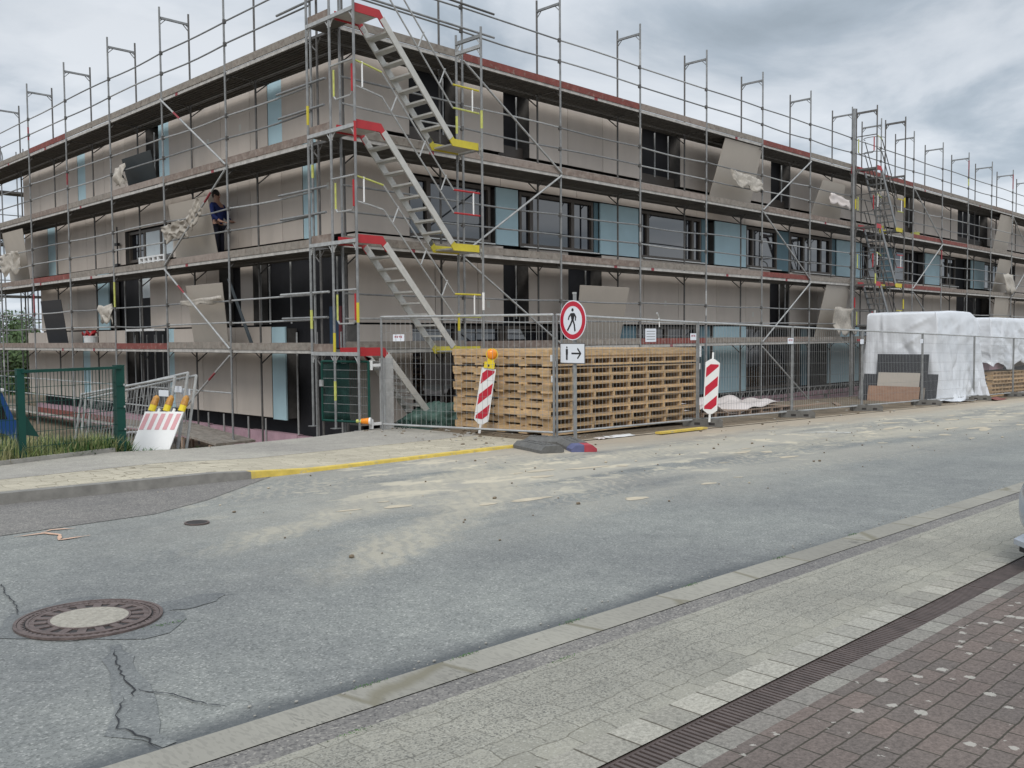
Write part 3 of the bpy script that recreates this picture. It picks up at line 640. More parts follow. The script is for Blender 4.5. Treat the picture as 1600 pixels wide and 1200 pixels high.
poles(1, (10.4, ), 4.7, 5.9); poles(1, (1.8, 2.7, 3.5), -1.9, .4); poles(1, (10.2, 10.7, 11.2, 12.0), -1.9, .4)
poles(1, (4.9, 5.7, 6.9, 7.7, 9.0), -2.2, -1.6, nm='stud'); poles(0, (3.3, 5.0, 7.0, 9.5, 12), -1.9, -1.58, nm='stud')
if far_panels.f: tag(far_panels.build('cladding_panel', BL), kind='stuff')
# pink foam plinth blocks
for i in range(9): 
    q = MB(); q.box((WO + .04, WO + .3 + i * 2.1, -3.4), (WO + .2, WO + .3 + (i + 1) * 2.1 - .03, -1.93 + .02 * (i % 2)), 'pink_foam'); q.build('plinth_board', BL)
for i in range(24):
    q = MB(); q.box((WO + .05 + i * 2.1, WO + .05, -3.4), (WO + .05 + (i + 1) * 2.1 - .03, WO + .2, -1.80 + .02 * (i % 2)), 'pink_foam'); q.build('plinth_board', BL)

# lattice girder in front of the plinth
lg = thing('lattice_girder', 'thin grey steel lattice girder lying in front of the pink plinth', 'girder', (15, .95, -1.8))
q = MB(); q.tube((14.6, .95, -1.55), (27, .95, -1.60), .022, 'galv', 6); q.build('top_chord', lg)
q = MB(); q.tube((14.6, .95, -1.86), (27, .95, -1.92), .018, 'galv_dark', 6); q.build('bottom_chord', lg)
q = MB()
for i in range(30):
    a = 14.7 + i * .41; q.tube((a, .95, -1.56), (a + .2, .95, -1.87), .011, 'galv', 5); q.tube((a + .2, .95, -1.87), (a + .41, .95, -1.57), .011, 'galv', 5)
q.build('web', lg)
for x_ in (15.2, 18.4, 21.6, 26): q = MB(); q.box((x_, .9, -2.7), (x_ + .08, 1.0, -1.88), 'galv_dark'); q.build('leg', lg)

# ------------------------------------------------------------------ scaffolding
def T_(ax, u, w, z): return Vector((u, w, z)) if ax == 0 else Vector((w, u, z))
def scaffold(root, ax, us, levels, zbase, toes, seed, braces=(), top=8.18, wid=.73, rails_top=True, first=0, rb=None):
    r = random.Random(seed)
    for i, u in enumerate(us):
        q = MB(); zb = zbase(u)
        for w in (0, wid):
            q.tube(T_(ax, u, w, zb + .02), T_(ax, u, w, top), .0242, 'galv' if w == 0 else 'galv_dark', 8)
            q.box(T_(ax, u - .075, w - .075, zb), T_(ax, u + .075, w + .075, zb + .012), 'galv')
            for k_ in range(r.choice((0, 1, 1, 2)) if w == 0 else 0):      # paint bands
                z = 2 * r.randint(-1, 3) + r.uniform(-.2, 1.4); z = min(z, top - .6)
                q.tube(T_(ax, u, w, z), T_(ax, u, w, z + r.choice((.25, .4, .7))), .0262, r.choice(('band_red', 'lime_paint', 'band_red', 'galv_light')), 8)
        for z in list(levels) + [top - .23]:
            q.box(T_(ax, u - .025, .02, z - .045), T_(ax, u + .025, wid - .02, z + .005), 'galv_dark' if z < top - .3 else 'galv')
            for s, w in ((1, 0), (-1, wid)):         # gussets
                q.tube(T_(ax, u, w, z - .19), T_(ax, u, w + s * .15, z - .04), .012, 'galv_dark' if z < top - .3 else 'galv', 6)
                if z > top - .3: q.tube(T_(ax, u, w, z - .10), T_(ax, u, w + s * .08, z - .04), .010, 'galv', 6)
        for z in levels:                              # inner bracket
            q.box(T_(ax, u - .02, wid, z - .045), T_(ax, u + .02, wid + .33, z - .004), 'galv_dark')
            q.tube(T_(ax, u, wid, z - .30), T_(ax, u, wid + .30, z - .05), .016, 'galv_dark', 6)
        q.build('standard_frame', root)
    for i in range(len(us) - 1):
        a, b_ = us[i] + .03, us[i + 1] - .03
        for li, z in enumerate(levels):
            q = MB()
            for w0, w1 in ((.045, .36), (.38, .69), (.76, 1.05)):
                q.box(T_(ax, a, w0, z - .02), T_(ax, b_, w1, z + .035), 'deck_under')
                for wr in (.01, .10, .20, w1 - w0 - .03): q.box(T_(ax, a + .02, w0 + wr, z - .045), T_(ax, b_ - .02, w0 + wr + .022, z - .0205), 'deck_under')
            q.box(T_(ax, a, .018, z - .035), T_(ax, b_, .0445, z + .034), 'deck_edge')
            if r.random() < .3: 
                uu = r.uniform(a + .4, b_ - .6); q.box(T_(ax, uu, .014, z - .037), T_(ax, uu + .12, .0175, z + .036), 'band_red')
            q.build('deck', root)
            q = MB(); tm = toes(i, z); dz = r.uniform(-.012, .015)
            q.box(T_(ax, a - .01, .0, z + .037 + dz), T_(ax, b_ + .01, .028, z + .187 + dz), tm); q.build('toe_board', root)
            rmax = 1.1
            for nm, hz in (('mid_rail', .62), ('guard_rail', 1.1)):
                sg = r.choice((0, 0, -.02, .015, -.035)); e0, e1 = r.uniform(-.012, .012), r.uniform(-.012, .012)
                q = MB(); n = 5
                pts = [T_(ax, a - .02 + (b_ - a + .04) * k_ / n, -.012 + .03, z + hz + e0 + (e1 - e0) * k_ / n + sg * math.sin(math.pi * k_ / n)) for k_ in range(n + 1)]
                q.path(pts, .0185, 'galv' if r.random() < .6 else 'galv_light', 6)
                q.box(T_(ax, b_ - .02, -.03, z + hz - .05), T_(ax, b_ + .035, .035, z + hz + .035), 'galv_dark')
                q.build(nm, root)
    for (u0, z0), (u1, z1) in braces:
        q = MB(); p0, p1 = T_(ax, u0, -.035, z0), T_(ax, u1, -.035, z1)
        q.tube(p0, p1, .0225, 'galv_light', 8)
        if rb and r.random() < .5:
            c_, d_ = p0.lerp(p1, .22), p0.lerp(p1, .32); q.tube(c_, d_, .0245, 'band_red', 8)
        q.build('brace', root)
def toesR(i, z):
    if z > 5: return ['toe_grey', 'toe_red', 'toe_red', 'toe_pink', 'toe_grey', 'toe_red', 'toe_grey', 'toe_red', 'toe_red', 'toe_brown', 'toe_grey', 'toe_grey', 'toe_brown', 'toe_grey', 'toe_grey', 'toe_grey'][i % 16]
    if z > 3: return ['toe_grey', 'toe_pink', 'toe_brown', 'toe_pink', 'toe_grey', 'toe_brown', 'toe_brown', 'toe_grey', 'toe_grey', 'toe_red', 'toe_red', 'toe_brown'][i % 12]
    if z > 1: return ['toe_grey', 'toe_grey', 'toe_brown', 'toe_grey', 'toe_pink', 'toe_red', 'toe_grey', 'toe_grey', 'toe_red', 'toe_red', 'toe_brown', 'toe_grey'][i % 12]
    return ['toe_grey', 'toe_brown', 'toe_grey', 'toe_red', 'toe_grey', 'toe_brown', 'toe_grey'][i % 7]
def toesL(i, z):
    if z > 5: return ['toe_grey', 'toe_grey', 'toe_grey', 'toe_grey', 'toe_red', 'toe_grey', 'toe_grey'][i % 7]
    if z > 3: return ['toe_brown', 'toe_brown', 'toe_pink', 'toe_grey', 'toe_brown', 'toe_grey', 'toe_grey'][i % 7]
    if z > 1: return ['toe_grey', 'toe_pink', 'toe_grey', 'toe_grey', 'toe_red', 'toe_brown', 'toe_grey'][i % 7]
    if z > -1: return ['toe_grey', 'toe_grey', 'toe_red', 'toe_brown', 'toe_pink', 'toe_brown', 'toe_brown'][i % 7]
    return ['toe_grey', 'toe_grey', 'toe_grey', 'toe_red', 'toe_red', 'toe_grey', 'toe_grey'][i % 7]
UR = [.03, 3.097, 6.167, 9.237, 12.307, 15.377, 18.447, 21.517, 23.95, 27.02, 30.09, 33.16, 36.23, 39.3, 42.37, 45.44, 48.51, 51.58]
UL = [.90, 4.205, 7.275, 10.345, 13.415, 16.485, 19.555, 22.6]
SR = thing('facade_scaffold', 'long tube scaffold with four decks along the street side facade', 'scaffold', (.03, 0, G(0)))
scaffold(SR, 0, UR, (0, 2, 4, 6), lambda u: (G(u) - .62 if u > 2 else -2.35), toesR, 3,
         braces=(((3.097, 6), (6.167, 4.05)), ((6.167, 4), (3.097, 2.05)), ((3.097, 1.9), (6.167, .05)), ((18.447, 5.9), (15.377, 4.05)), ((15.377, 4), (18.447, 2.05)), ((18.447, 1.95), (15.377, .05)), ((15.377, -.1), (18.447, -1.9)),
                 ((27.02, 5.95), (30.09, 4.05)), ((30.09, 3.95), (27.02, 2.05)), ((27.02, 1.9), (30.09, .05)), ((39.3, 5.9), (42.37, 4.05)), ((42.37, 3.9), (39.3, 2.05))))
SL = thing('facade_scaffold', 'tube scaffold with four decks and a lower level along the left gable facade', 'scaffold', (0, .9, -2.4))
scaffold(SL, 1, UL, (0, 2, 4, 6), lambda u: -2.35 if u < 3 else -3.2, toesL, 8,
         braces=(((7.275, 6), (4.205, 4.05)), ((4.205, 3.95), (7.275, 2.05)), ((7.275, 1.95), (4.205, .05)), ((4.205, -.1), (7.275, -1.85))), rb=True)
r8 = random.Random(8)
for i in range(2, 7):
    a, b_ = UL[i] + .03, UL[i + 1] - .03; z = -2.0
    q = MB()
    for w0, w1 in ((.045, .36), (.38, .69)): q.box((w0, a, z - .03), (w1, b_, z + .035), 'deck_under')
    q.box((.018, a, z - .035), (.0445, b_, z + .034), 'deck_edge'); q.build('deck', SL)
    q = MB(); q.box((0, a, z + .037), (.028, b_, z + .187), toesL(i, z)); q.build('toe_board', SL)
for i in range(1, 7):
    a, b_ = UL[i], UL[i + 1]
    for nm, hz in (('mid_rail', -1.42), ('guard_rail', -.93)):
        if i == 1 and nm == 'mid_rail': continue
        q = MB(); q.tube((.018, a, hz), (.018, b_, hz + .01), .0185, 'galv_light', 6); q.build(nm, SL)
# loose coupling tubes near the corner
def ptube(nm, p, q_, par, m='galv', r=.0242):
    b = MB(); b.tube(p, q_, r, m, 8); b.build(nm, par)
for z in (5.1, 3.1, 1.12, 7.12):
    ptube('tie_tube', (-.05, 2.05, z + .02), (-.05, .35, z + .02), SL, 'galv_light' if z < 2 else 'galv'); ptube('tie_tube', (-.05, 2.0, z - .46), (-.05, .4, z - .46), SL)
ptube('tie_tube', (-.4, -.09, 7.13), (3.95, -.09, 7.13), SR, 'galv_dark'); ptube('tie_tube', (-.4, -.09, 6.64), (3.95, -.09, 6.64), SR)

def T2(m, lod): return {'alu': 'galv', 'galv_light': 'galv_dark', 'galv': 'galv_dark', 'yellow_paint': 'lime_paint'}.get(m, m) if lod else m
def stair_tower(name, label, x0, x1, ya, yb, levels, zb, ext=None, seed=4, lod=False):
    root = thing(name, label, 'stair tower', (x0, ya, zb)); r = random.Random(seed)
    for x in (x0, x1):
        q = MB(); tp = 8.2 if x == x0 else 6.35
        if lod: tp = 8.1
        ysx = [ya, yb] + ([ext] if ext is not None and x == x0 else [])
        for y in ysx:
            q.tube((x, y, zb), (x, y, tp), .0242, T2('galv', lod), 8); q.box((x - .075, y - .075, zb), (x + .075, y + .075, zb + .012), T2('galv', lod))
            for k_ in range(2):
                z = r.uniform(-1, 5.5); q.tube((x, y, z), (x, y, z + .35), .0262, r.choice(('yellow_paint', 'white_paint', 'lime_paint', 'red_paint')), 8)
        for z in list(levels) + ([tp - .15] if True else []):
            if z > 0 or x == x0 or lod:
                q.box((x - .028, ya, z - .055), (x + .028, ysx[-1] if z < 6.1 else yb, z + .01), T2('galv_light' if z < 6.1 else 'galv', lod))
                for y, s in ((ya, 1), (yb, -1)) + (((yb, 1), (ext, -1)) if len(ysx) > 2 and z < 6.1 else ()):
                    q.box((x - .006, min(y, y + s * .05), z - .19), (x + .006, max(y, y + s * .05), z - .05), T2('galv_light', lod)); q.tube((x, y, z - .2), (x, y + s * .13, z - .05), .012, T2('galv_light', lod), 6)
        q.build('end_frame', root)
    L = x1 - x0; xr0, xr1 = x0 + .06, x0 + .62 * (L / 3.05); xy0, xy1 = x0 + 2.33 * (L / 3.05), x1 - .06
    yo, yi = ya + .055, yb - .10
    for z in levels:
        q = MB(); q.box((xr0, yo, z - .03), (xr1 - .03, yi, z + .0), T2('alu', lod)); q.build('landing', root)
        for y in (yo - .02, yi):
            q = MB(); q.prism([(xr0, z - .06), (xr1 - .05, z - .06), (xr1 + .06, z - .19), (xr1 + .13, z - .12), (xr1 - .02, z + .09), (xr0, z + .09)], (0, .02), 'red_paint', Matrix.Translation((0, y + .02, 0)) @ Matrix.Rotation(R_(90), 4, 'X')); q.build('toe_plate', root)
        zl = z - 2 if z > levels[0] + .1 else zb + .05
        if zl < levels[0] - .5: zl = z - 2.0 if z - 2 > zb else zb + .02
        xe = xr1 + (xy0 - xr1) * min(1, (z - zl) / 2.0)
        if z > levels[0] + .1:
            q = MB(); q.box((xy0 + .02, yo, zl - .03), (xy1, yi, zl), T2('alu', lod)); q.build('landing', root)
            for y in (yo - .02, yi):
                q = MB(); q.prism([(xy0 - .02, zl - .06), (xy1, zl - .06), (xy1, zl + .08), (xy0 + .03, zl + .08), (xy0 - .08, zl + .2), (xy0 - .15, zl + .12)], (0, .02), 'yellow_paint', Matrix.Translation((0, y + .02, 0)) @ Matrix.Rotation(R_(90), 4, 'X')); q.build('toe_plate', root)
        for y in (yo - .03, yi):
            q = MB(); d = Vector((xe - xr1, 0, zl - z)); nn = Vector((-d.z, 0, d.x)).normalized() * .062
            a = Vector((xr1 + .03, y, z - .05)); b_ = Vector((xe - .06, y, zl + .08))
            vs = [a - nn, b_ - nn, b_ + nn, a + nn]; vs += [v + Vector((0, .03, 0)) for v in vs]
            q.add(vs, [(0, 1, 2, 3), (7, 6, 5, 4), (0, 4, 5, 1), (1, 5, 6, 2), (2, 6, 7, 3), (3, 7, 4, 0)], T2('alu', lod)); q.build('stringer', root)
        nst = 9
        for k_ in range(1, nst):
            p = a.lerp(b_, k_ / nst); q = MB(); q.box((p.x - .09, yo, p.z - .018), (p.x + .09, yi, p.z + .018), T2('alu', lod)); q.build('tread', root)
        # guard rails of the flight
        if z > levels[0] + .1:
            zz = zl if z > levels[0] + .1 else z - 2
            for j, h in enumerate((.66, 1.1)):
                q = MB(); y = yo - .03; my = 'yellow_paint' if j else 'lime_paint'
                if z % 4 < 1: my = 'red_paint'
                q.path([(xr1 - .0, y, z + h - .1), (xe - .02, y, zl + h)], .016, T2('galv_light', lod), 6)
                q.path([(xe - .02, y, zl + h), (min(x1 - .05, xe + .7), y, zl + h)], .018, my, 6)
                q.path([(x0 + .03, y, z + h - .0), (x0 + .3, y, z + h - .04), (xr1, y, z + h - .1)], .016, 'lime_paint' if j else T2('galv_light', lod), 6)
                if lod: 
                    q.path([(xe - .02, yi, zl + h), (xr1, yi, z + h - .1)], .016, T2('galv', lod), 6)
                q.build('hand_rail', root)
            for k_ in (.12, .5, .8):
                q = MB(); xx = xr1 + (xe - xr1) * k_; zt = z + (zl - z) * k_; q.tube((xx, yo - .03, zt + .68 - .1 * (1 - k_)), (xx + .14, yo - .03, zt + .98 - .1 * (1 - k_)), .014, T2('galv_light', lod), 6); q.build('rail_spacer', root)
            q = MB(); q.tube((x0 + .19, yo - .03, z + .66), (x0 + .19, yo - .03, z + 1.1), .016, 'white_paint', 6); q.build('rail_post', root)
            q = MB(); q.tube((x1 - .22, yo - .03, zl + .66), (x1 - .22, yo - .03, zl + 1.1), .016, 'white_paint', 6); q.build('rail_post', root)
        # end guard
        q = MB(); q.tube((x0, ya, z + 1.12), (x0, yb, z + 1.12), .017, T2('galv_light', lod), 6)
        ym0, ym1 = yb - .07, ya + .11
        q.path([(x0 + .03, ym0, z + 1.05), (x0 + .03, ym0, z + .58)], .018, 'lime_paint', 6); q.path([(x0 + .03, ym0, z + .58), (x0 + .03, ym0 - .06, z + .52), (x0 + .03, ym1 + .06, z + .52), (x0 + .03, ym1, z + .58)], .016, T2('galv_light', lod), 6)
        q.path([(x0 + .03, ym1, z + .58), (x0 + .03, ym1, z + 1.05)], .02, 'red_paint', 6); q.build('end_guard', root)
    if ext is not None:
        for z in levels:
            q = MB(); q.box((x0 + .03, yb, z - .03), (x0 + .40, ext, z + .01), 'deck_under'); q.build('bridge_deck', root)
            q = MB(); q.box((x0 + .02, yb + .02, z + .015), (x0 + .045, ext - .02, z + .16), 'toe_brown'); q.build('toe_board', root)
    return root
STW = stair_tower('stair_tower', 'aluminium scaffold stair tower with red and yellow landings at the building corner', -.40, 2.65, -1.04, -.31, (0, 2, 4, 6), G(0) + .02, ext=.42)
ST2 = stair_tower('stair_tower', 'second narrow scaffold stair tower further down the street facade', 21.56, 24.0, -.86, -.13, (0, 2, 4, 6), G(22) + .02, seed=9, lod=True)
q = MB(); q.tube((21.50, -.07, -1.9), (21.50, -.07, 8.1), .05, 'galv', 10); q.build('main_post', ST2)
for z in (7.1, 6.6):      # hooped ladder cage on top
    q = MB(); pts = []
    for i in range(13):
        a = math.pi * i / 12; pts.append((22.3 + .0 * i, -.5 + .42 * math.cos(a), z + .0) if False else (22.25 - .45 * math.sin(a), -.5 + .36 * math.cos(a), z))
    q.path(pts, .014, 'galv', 5); q.build('cage_hoop', ST2)

# scaffold beyond the far left end of the building
S3 = thing('end_scaffold', 'distant scaffold bay with tall standards beyond the left end of the building', 'scaffold', (.5, 24.5, -3.2))
for x_ in (-.6, 1.6, 2.4, 4.6):
    for y_ in (24.5, 25.3):
        q = MB(); q.tube((x_, y_, -3.2), (x_, y_, 7.7), .024, 'galv', 6); q.build('standard', S3)
for z in (-.9, 1.1, 3.1, 5.1, 7.0, -1.4, 2.6, 4.6):
    q = MB(); q.tube((-.8, 24.5, z), (4.7, 24.5, z), .018, 'galv', 6); q.build('guard_rail', S3)
for z in (0, 2, 4, 6):
    q = MB(); q.box((-.6, 24.55, z - .05), (4.6, 25.25, z + .03), 'deck_under'); q.build('deck', S3)
q = MB(); q.tube((-.6, 24.5, 6), (1.6, 24.5, 4), .02, 'galv', 6); q.tube((1.6, 24.5, 2), (-.6, 24.5, 0), .02, 'galv', 6); q.build('brace', S3)
hose = MB(); pts = [(1.1 + .55 * math.cos(a), 24.45, 7.25 + .62 * math.sin(a)) for a in [2 * math.pi * i / 24 for i in range(25)]]
hose.path(pts, .02, 'galv', 6); tag(hose.build('cable_coil'), 'thin grey ring of cable hung on the standards at the far left', 'cable coil')

# ------------------------------------------------------------------ facade boards leaning on the scaffold
def board(label, ax, c, m='loose_board', th=.012, zmax=None):
    o = MB(); p = [T_(ax, u, w, z) for u, w, z in c]; o.quad(p[0], p[1], p[2], p[3], th, m)
    return tag(o.build('facade_board'), label, 'board', 'loose facade boards leaning in the scaffold')
def lean(lab, ax, t0, t1, b0, b1, zt, zb, wt=.07, wb=.66, m='loose_board'):
    t0, t1 = min(t0, t1), max(t0, t1); b0, b1 = min(b0, b1), max(b0, b1)
    return board(lab, ax, ((t0, wt, zt), (t1, wt, zt), (b1, wb, zb), (b0, wb, zb)), m)
lean('tall beige board with torn wrapping on the third deck right of the tall dark slot', 0, 13.4, 15.5, 15.7, 13.35, 5.94, 4.05)
lean('smaller beige board with peeled wrap on the third deck left of the second stair tower', 0, 19.5, 21.2, 21.9, 19.6, 5.45, 4.05)
lean('beige board with white sticker on the lowest deck above the white tarp', 0, 19.85, 21.65, 22.1, 20.1, 2.0, .05)
lean('wide beige board behind the round no pedestrians sign', 0, 6.93, 8.87, 9.2, 7.45, 1.49, .05)
lean('far right beige board leaning on the third deck', 0, 37.8, 39.8, 40.6, 38.4, 5.92, 4.05)
lean('far right beige board leaning on the second deck', 0, 37.7, 39.6, 40.5, 38.5, 3.8, 2.05)
lean('far right beige board leaning on the lowest deck above the second tarp', 0, 37.2, 39.3, 40.8, 38.6, 2.0, .05)
lean('large grey beige board draped with torn wrap beside the worker', 1, 5.25, 7.2, 8.0, 5.85, 3.5, 2.05)
lean('dark slate board leaning under the top deck on the left facade', 1, 8.1, 9.8, 10.6, 8.9, 4.95, 4.05, m='slate_board')
lean('grey beige board with hanging wrap at the far left end of the second deck', 1, 17.5, 19.5, 20.6, 18.7, 3.85, 2.05)
lean('black ribbed board leaning on the lowest deck at the far left', 1, 14.4, 16.1, 17.2, 15.5, 1.48, .05, m='dark_board')
lean('pale beige board with taped edge on the lowest deck of the left facade', 1, 4.65, 6.4, 7.2, 5.5, 1.52, .05)
lean('narrow grey edge board standing beside the pale beige board', 1, 4.42, 4.52, 4.2, 4.05, 1.6, .05, wt=.12, wb=.5, m='slate_board')

def cloth(name, label, cat, p0, pu, pv, nu, nv, amp, seed, m, th=.004, droop=0.0, fr_=3.0):
    p0, pu, pv = Vector(p0), Vector(pu), Vector(pv); nn = pu.cross(pv).normalized(); vs = []
    for j in range(nv + 1):
        for i in range(nu + 1):
            a, b_ = i / nu, j / nv; p = p0 + pu * a + pv * b_
            q3 = Vector((a * fr_, b_ * fr_, seed * 3.7))
            p = p + nn * amp * noise.noise(q3) * 2.0 + Vector((0, 0, 1)) * amp * noise.noise(q3 + Vector((9, 1, 4))) * 1.2 - Vector((0, 0, droop * b_ * abs(math.sin(a * 7 + seed))))
            vs.append(p)
    fs = [(j * (nu + 1) + i, j * (nu + 1) + i + 1, (j + 1) * (nu + 1) + i + 1, (j + 1) * (nu + 1) + i) for j in range(nv) for i in range(nu)]
    o = MB().add(vs, fs, m).build(name, smooth=True); md = o.modifiers.new('solid', 'SOLIDIFY'); md.thickness = th
    return tag(o, label, cat)
cloth('torn_wrap', 'crumpled cream wrap hanging from the brace above the white radiator frame', 'wrap', (-.1, 7.3, 2.95), (0, -1.2, .10), (.10, -.05, -.30), 30, 14, .04, 1, 'wrap', droop=.10, fr_=6)
cloth('torn_wrap', 'twisted cream wrap knotted high on the brace near the worker', 'wrap', (-.1, 5.95, 3.05), (0, -.55, .42), (.08, -.08, -.24), 24, 10, .035, 2, 'wrap', droop=.08, fr_=6)
cloth('torn_wrap', 'peeled wrapping flap on the tall beige board of the third deck', 'wrap', (13.5, -.05, 5.05), (1.75, 0, -.12), (.05, -.06, -.30), 20, 8, .04, 3, 'wrap', droop=.16, fr_=6)
cloth('torn_wrap', 'white peeled wrapping flap on the smaller third deck board', 'wrap', (19.75, -.04, 5.02), (1.5, 0, -.10), (0, -.05, -.24), 12, 5, .045, 4, 'foil', droop=.12)
cloth('torn_wrap', 'cream wrap sheet hanging over the rail above the white tarp', 'wrap', (20.1, -.05, 1.18), (1.55, 0, 0), (.18, -.05, -.72), 12, 8, .07, 5, 'wrap', droop=.25)
cloth('torn_wrap', 'cream wrap strips hanging at the far left end of the second deck', 'wrap', (-.05, 19.7, 3.1), (0, -2.1, .05), (.05, -.1, -.5), 22, 10, .05, 6, 'wrap', droop=.25, fr_=6)
cloth('torn_wrap', 'small cream wrap bundle on the guard rail in front of the dark opening', 'wrap', (-.05, 11.35, 1.2), (0, -.85, .0), (.03, -.05, -.30), 10, 6, .08, 7, 'wrap', droop=.22)
cloth('torn_wrap', 'cream wrap bundle tied on the dark slate board', 'wrap', (-.04, 10.0, 4.75), (0, -.55, .02), (.02, -.05, -.36), 8, 6, .06, 8, 'wrap', droop=.15)
cloth('torn_wrap', 'short taped wrap strip across the pale beige board', 'wrap', (-.03, 6.55, 1.16), (0, -2.0, .06), (.02, -.02, -.09), 12, 3, .02, 9, 'wrap', droop=.08)
cloth('torn_wrap', 'pale wrap sheet hanging from the far right second deck board', 'wrap', (37.9, -.05, 3.1), (1.5, 0, 0), (.4, -.05, -.75), 8, 5, .06, 10, 'wrap', droop=.2)

# small items on decks
def bucket(label, x, y, z, r=.14, h=.26, m='white_paint', rim='red_paint'):
    t_ = thing('bucket', label, 'bucket', (x, y, z), None)
    q = MB(); q.tube((x, y, z), (x, y, z + h), r * .86, m, 18, True, r); q.build('pail', t_)
    q = MB(); ring(q, (x, y, z + h - .02), r * .9, r * 1.05, 0, .025, m, 24); q.build('rim', t_)
    q = MB(); q.path([(x + r * math.cos(a), y, z + h + r * .8 * math.sin(a)) for a in [math.pi * i / 8 for i in range(9)]], .006, 'galv', 5); q.build('handle', t_); return t_
bucket('white bucket with red cloth on the lowest deck at the far left', .5, 13.35, .04, .2, .34)
cloth('rag', 'red and dark rag heaped on the white bucket at the far left', 'rag', (.35, 13.2, .44), (.3, 0, 0), (0, .45, 0), 8, 8, .09, 3, 'red_paint')
bucket('yellow bucket on the second deck right of the second stair tower', 28.3, .4, 4.04, .17, .32, 'lime_paint')
bucket('yellow bucket on the top lift beside the second stair tower', 24.9, .4, 4.04, .16, .3, 'lime_paint')
t_ = thing('radiator_frame', 'white slatted frame standing on the second deck beside the draped board', 'frame', (.5, 8.6, 2.04))
q = MB()
for y0, y1, z0, z1 in ((8.0, 9.5, 2.36, 2.40), (8.0, 9.5, 2.06, 2.12), (8.0, 8.08, 2.12, 2.36), (9.42, 9.5, 2.12, 2.36)): q.box((.30, y0, z0), (.36, y1, z1), 'white_paint')
q.build('border', t_)
q = MB()
for i in range(4): q.box((.305, 8.34 + i * .27, 2.12), (.355, 8.44 + i * .27, 2.36), 'white_paint')
q.box((.306, 8.08, 2.25), (.354, 9.42, 2.28), 'white_paint'); q.build('slats', t_)
t_ = thing('ladder_rod', 'thin dark measuring rod standing against the panels left of the ribbon window', 'rod', (1.1, 12.7, 2.04))
q = MB(); q.tube((1.1, 12.75, 2.05), (1.1, 12.75, 3.55), .02, 'black', 6); q.build('pole', t_)
for z_ in (3.0, 2.4): q = MB(); q.box((1.05, 12.66, z_), (1.14, 12.84, z_ + .08), 'black'); q.build('clamp', t_)
q = MB(); q.box((1.0, 12.5, 2.06), (1.14, 13.0, 2.10), 'black'); q.build('base', t_)
t_ = thing('white_trestle', 'white topped trestle inside the dark opening of the left facade', 'trestle', (1.0, 10.6, .2))
q = MB(); q.box((.75, 9.7, .50), (1.05, 11.5, .56), 'white_paint'); q.build('top', t_)
for y_ in (9.9, 11.3):
    q = MB(); q.tube((.9, y_, .04), (.9, y_, .5), .02, 'galv', 6); q.build('leg', t_)
t_ = thing('door_leaf', 'dark blue door leaf with red edge in the dark corner opening', 'door leaf', (1.35, 2.3, .04))
q = MB(); q.box((1.40, 2.12, .06), (1.44, 2.48, .95), 'navy_door'); q.build('panel', t_)
q = MB(); q.box((1.38, 2.0, .06), (1.45, 2.115, .95), 'red_door'); q.build('edge_post', t_)

# ------------------------------------------------------------------ worker
def skin_body(name, joints, edges, m, parent=None, sub=2):
    me = bpy.data.meshes.new(name); me.from_pydata([j[0] for j in joints], edges, []); ob = bpy.data.objects.new(name, me); SC.collection.objects.link(ob)
    me.materials.append(M[m]); md = ob.modifiers.new('skin', 'SKIN'); ob.modifiers.new('sub', 'SUBSURF').levels = sub; ob.modifiers['sub'].render_levels = sub
    for i, j in enumerate(joints):
        me.skin_vertices[0].data[i].radius = (j[1], j[2] if len(j) > 2 else j[1]); me.skin_vertices[0].data[i].use_root = (i == 0)
    md.use_smooth_shade = True
    if parent: ob.parent = parent
    return ob
P0 = Vector((.86, 6.30, 2.045))
wk = thing('person', 'worker in blue jacket and dark trousers standing behind the large draped board', 'person', P0)
J = [((0, 0, .95), .13, .10), ((0, 0, 1.15), .12, .09), ((0, 0, 1.38), .16, .10), ((0, 0, 1.50), .06), ((.01, .01, 1.60), .075, .085), ((.01, .01, 1.71), .07, .08),
     ((0, .19, 1.42), .055), ((-.05, .26, 1.17), .042), ((-.22, .22, 1.02), .033), ((-.30, .20, .99), .03, .02),
     ((0, -.19, 1.42), .055), ((-.04, -.27, 1.16), .042), ((-.20, -.25, 1.05), .033), ((-.28, -.24, 1.04), .03, .02),
     ((0, .09, .90), .085), ((-.03, .11, .50), .058), ((0, .12, .08), .04), ((-.13, .13, .035), .035, .03),
     ((0, -.09, .90), .085), ((-.01, -.11, .50), .058), ((0, -.12, .08), .04), ((-.13, -.13, .035), .035, .03)]
E_ = [(0, 1), (1, 2), (2, 3), (3, 4), (4, 5), (2, 6), (6, 7), (7, 8), (8, 9), (2, 10), (10, 11), (11, 12), (12, 13), (0, 14), (14, 15), (15, 16), (16, 17), (0, 18), (18, 19), (19, 20), (20, 21)]
for h_, (hx, hy, hz) in ((9, (-.30, .20, .99)), (13, (-.28, -.24, 1.04))):
    for k_, (oy, ln) in enumerate(((.028, .07), (.01, .085), (-.01, .08), (-.027, .06))):
        a = len(J); J.append(((hx - .045, hy + oy, hz), .009)); J.append(((hx - .045 - ln * .5, hy + oy * 1.05, hz - .012), .008)); J.append(((hx - .045 - ln, hy + oy, hz - .035), .007)); E_ += [(h_, a), (a, a + 1), (a + 1, a + 2)]
    a = len(J); s = 1 if hy < 0 else -1; J.append(((hx - .01, hy + s * .04, hz), .010)); J.append(((hx - .045, hy + s * .055, hz - .01), .008)); E_ += [(h_, a), (a, a + 1)]
skin_body('body', J, E_, 'skin', wk)
wk.rotation_euler = (0, 0, R_(115))
q = MB()
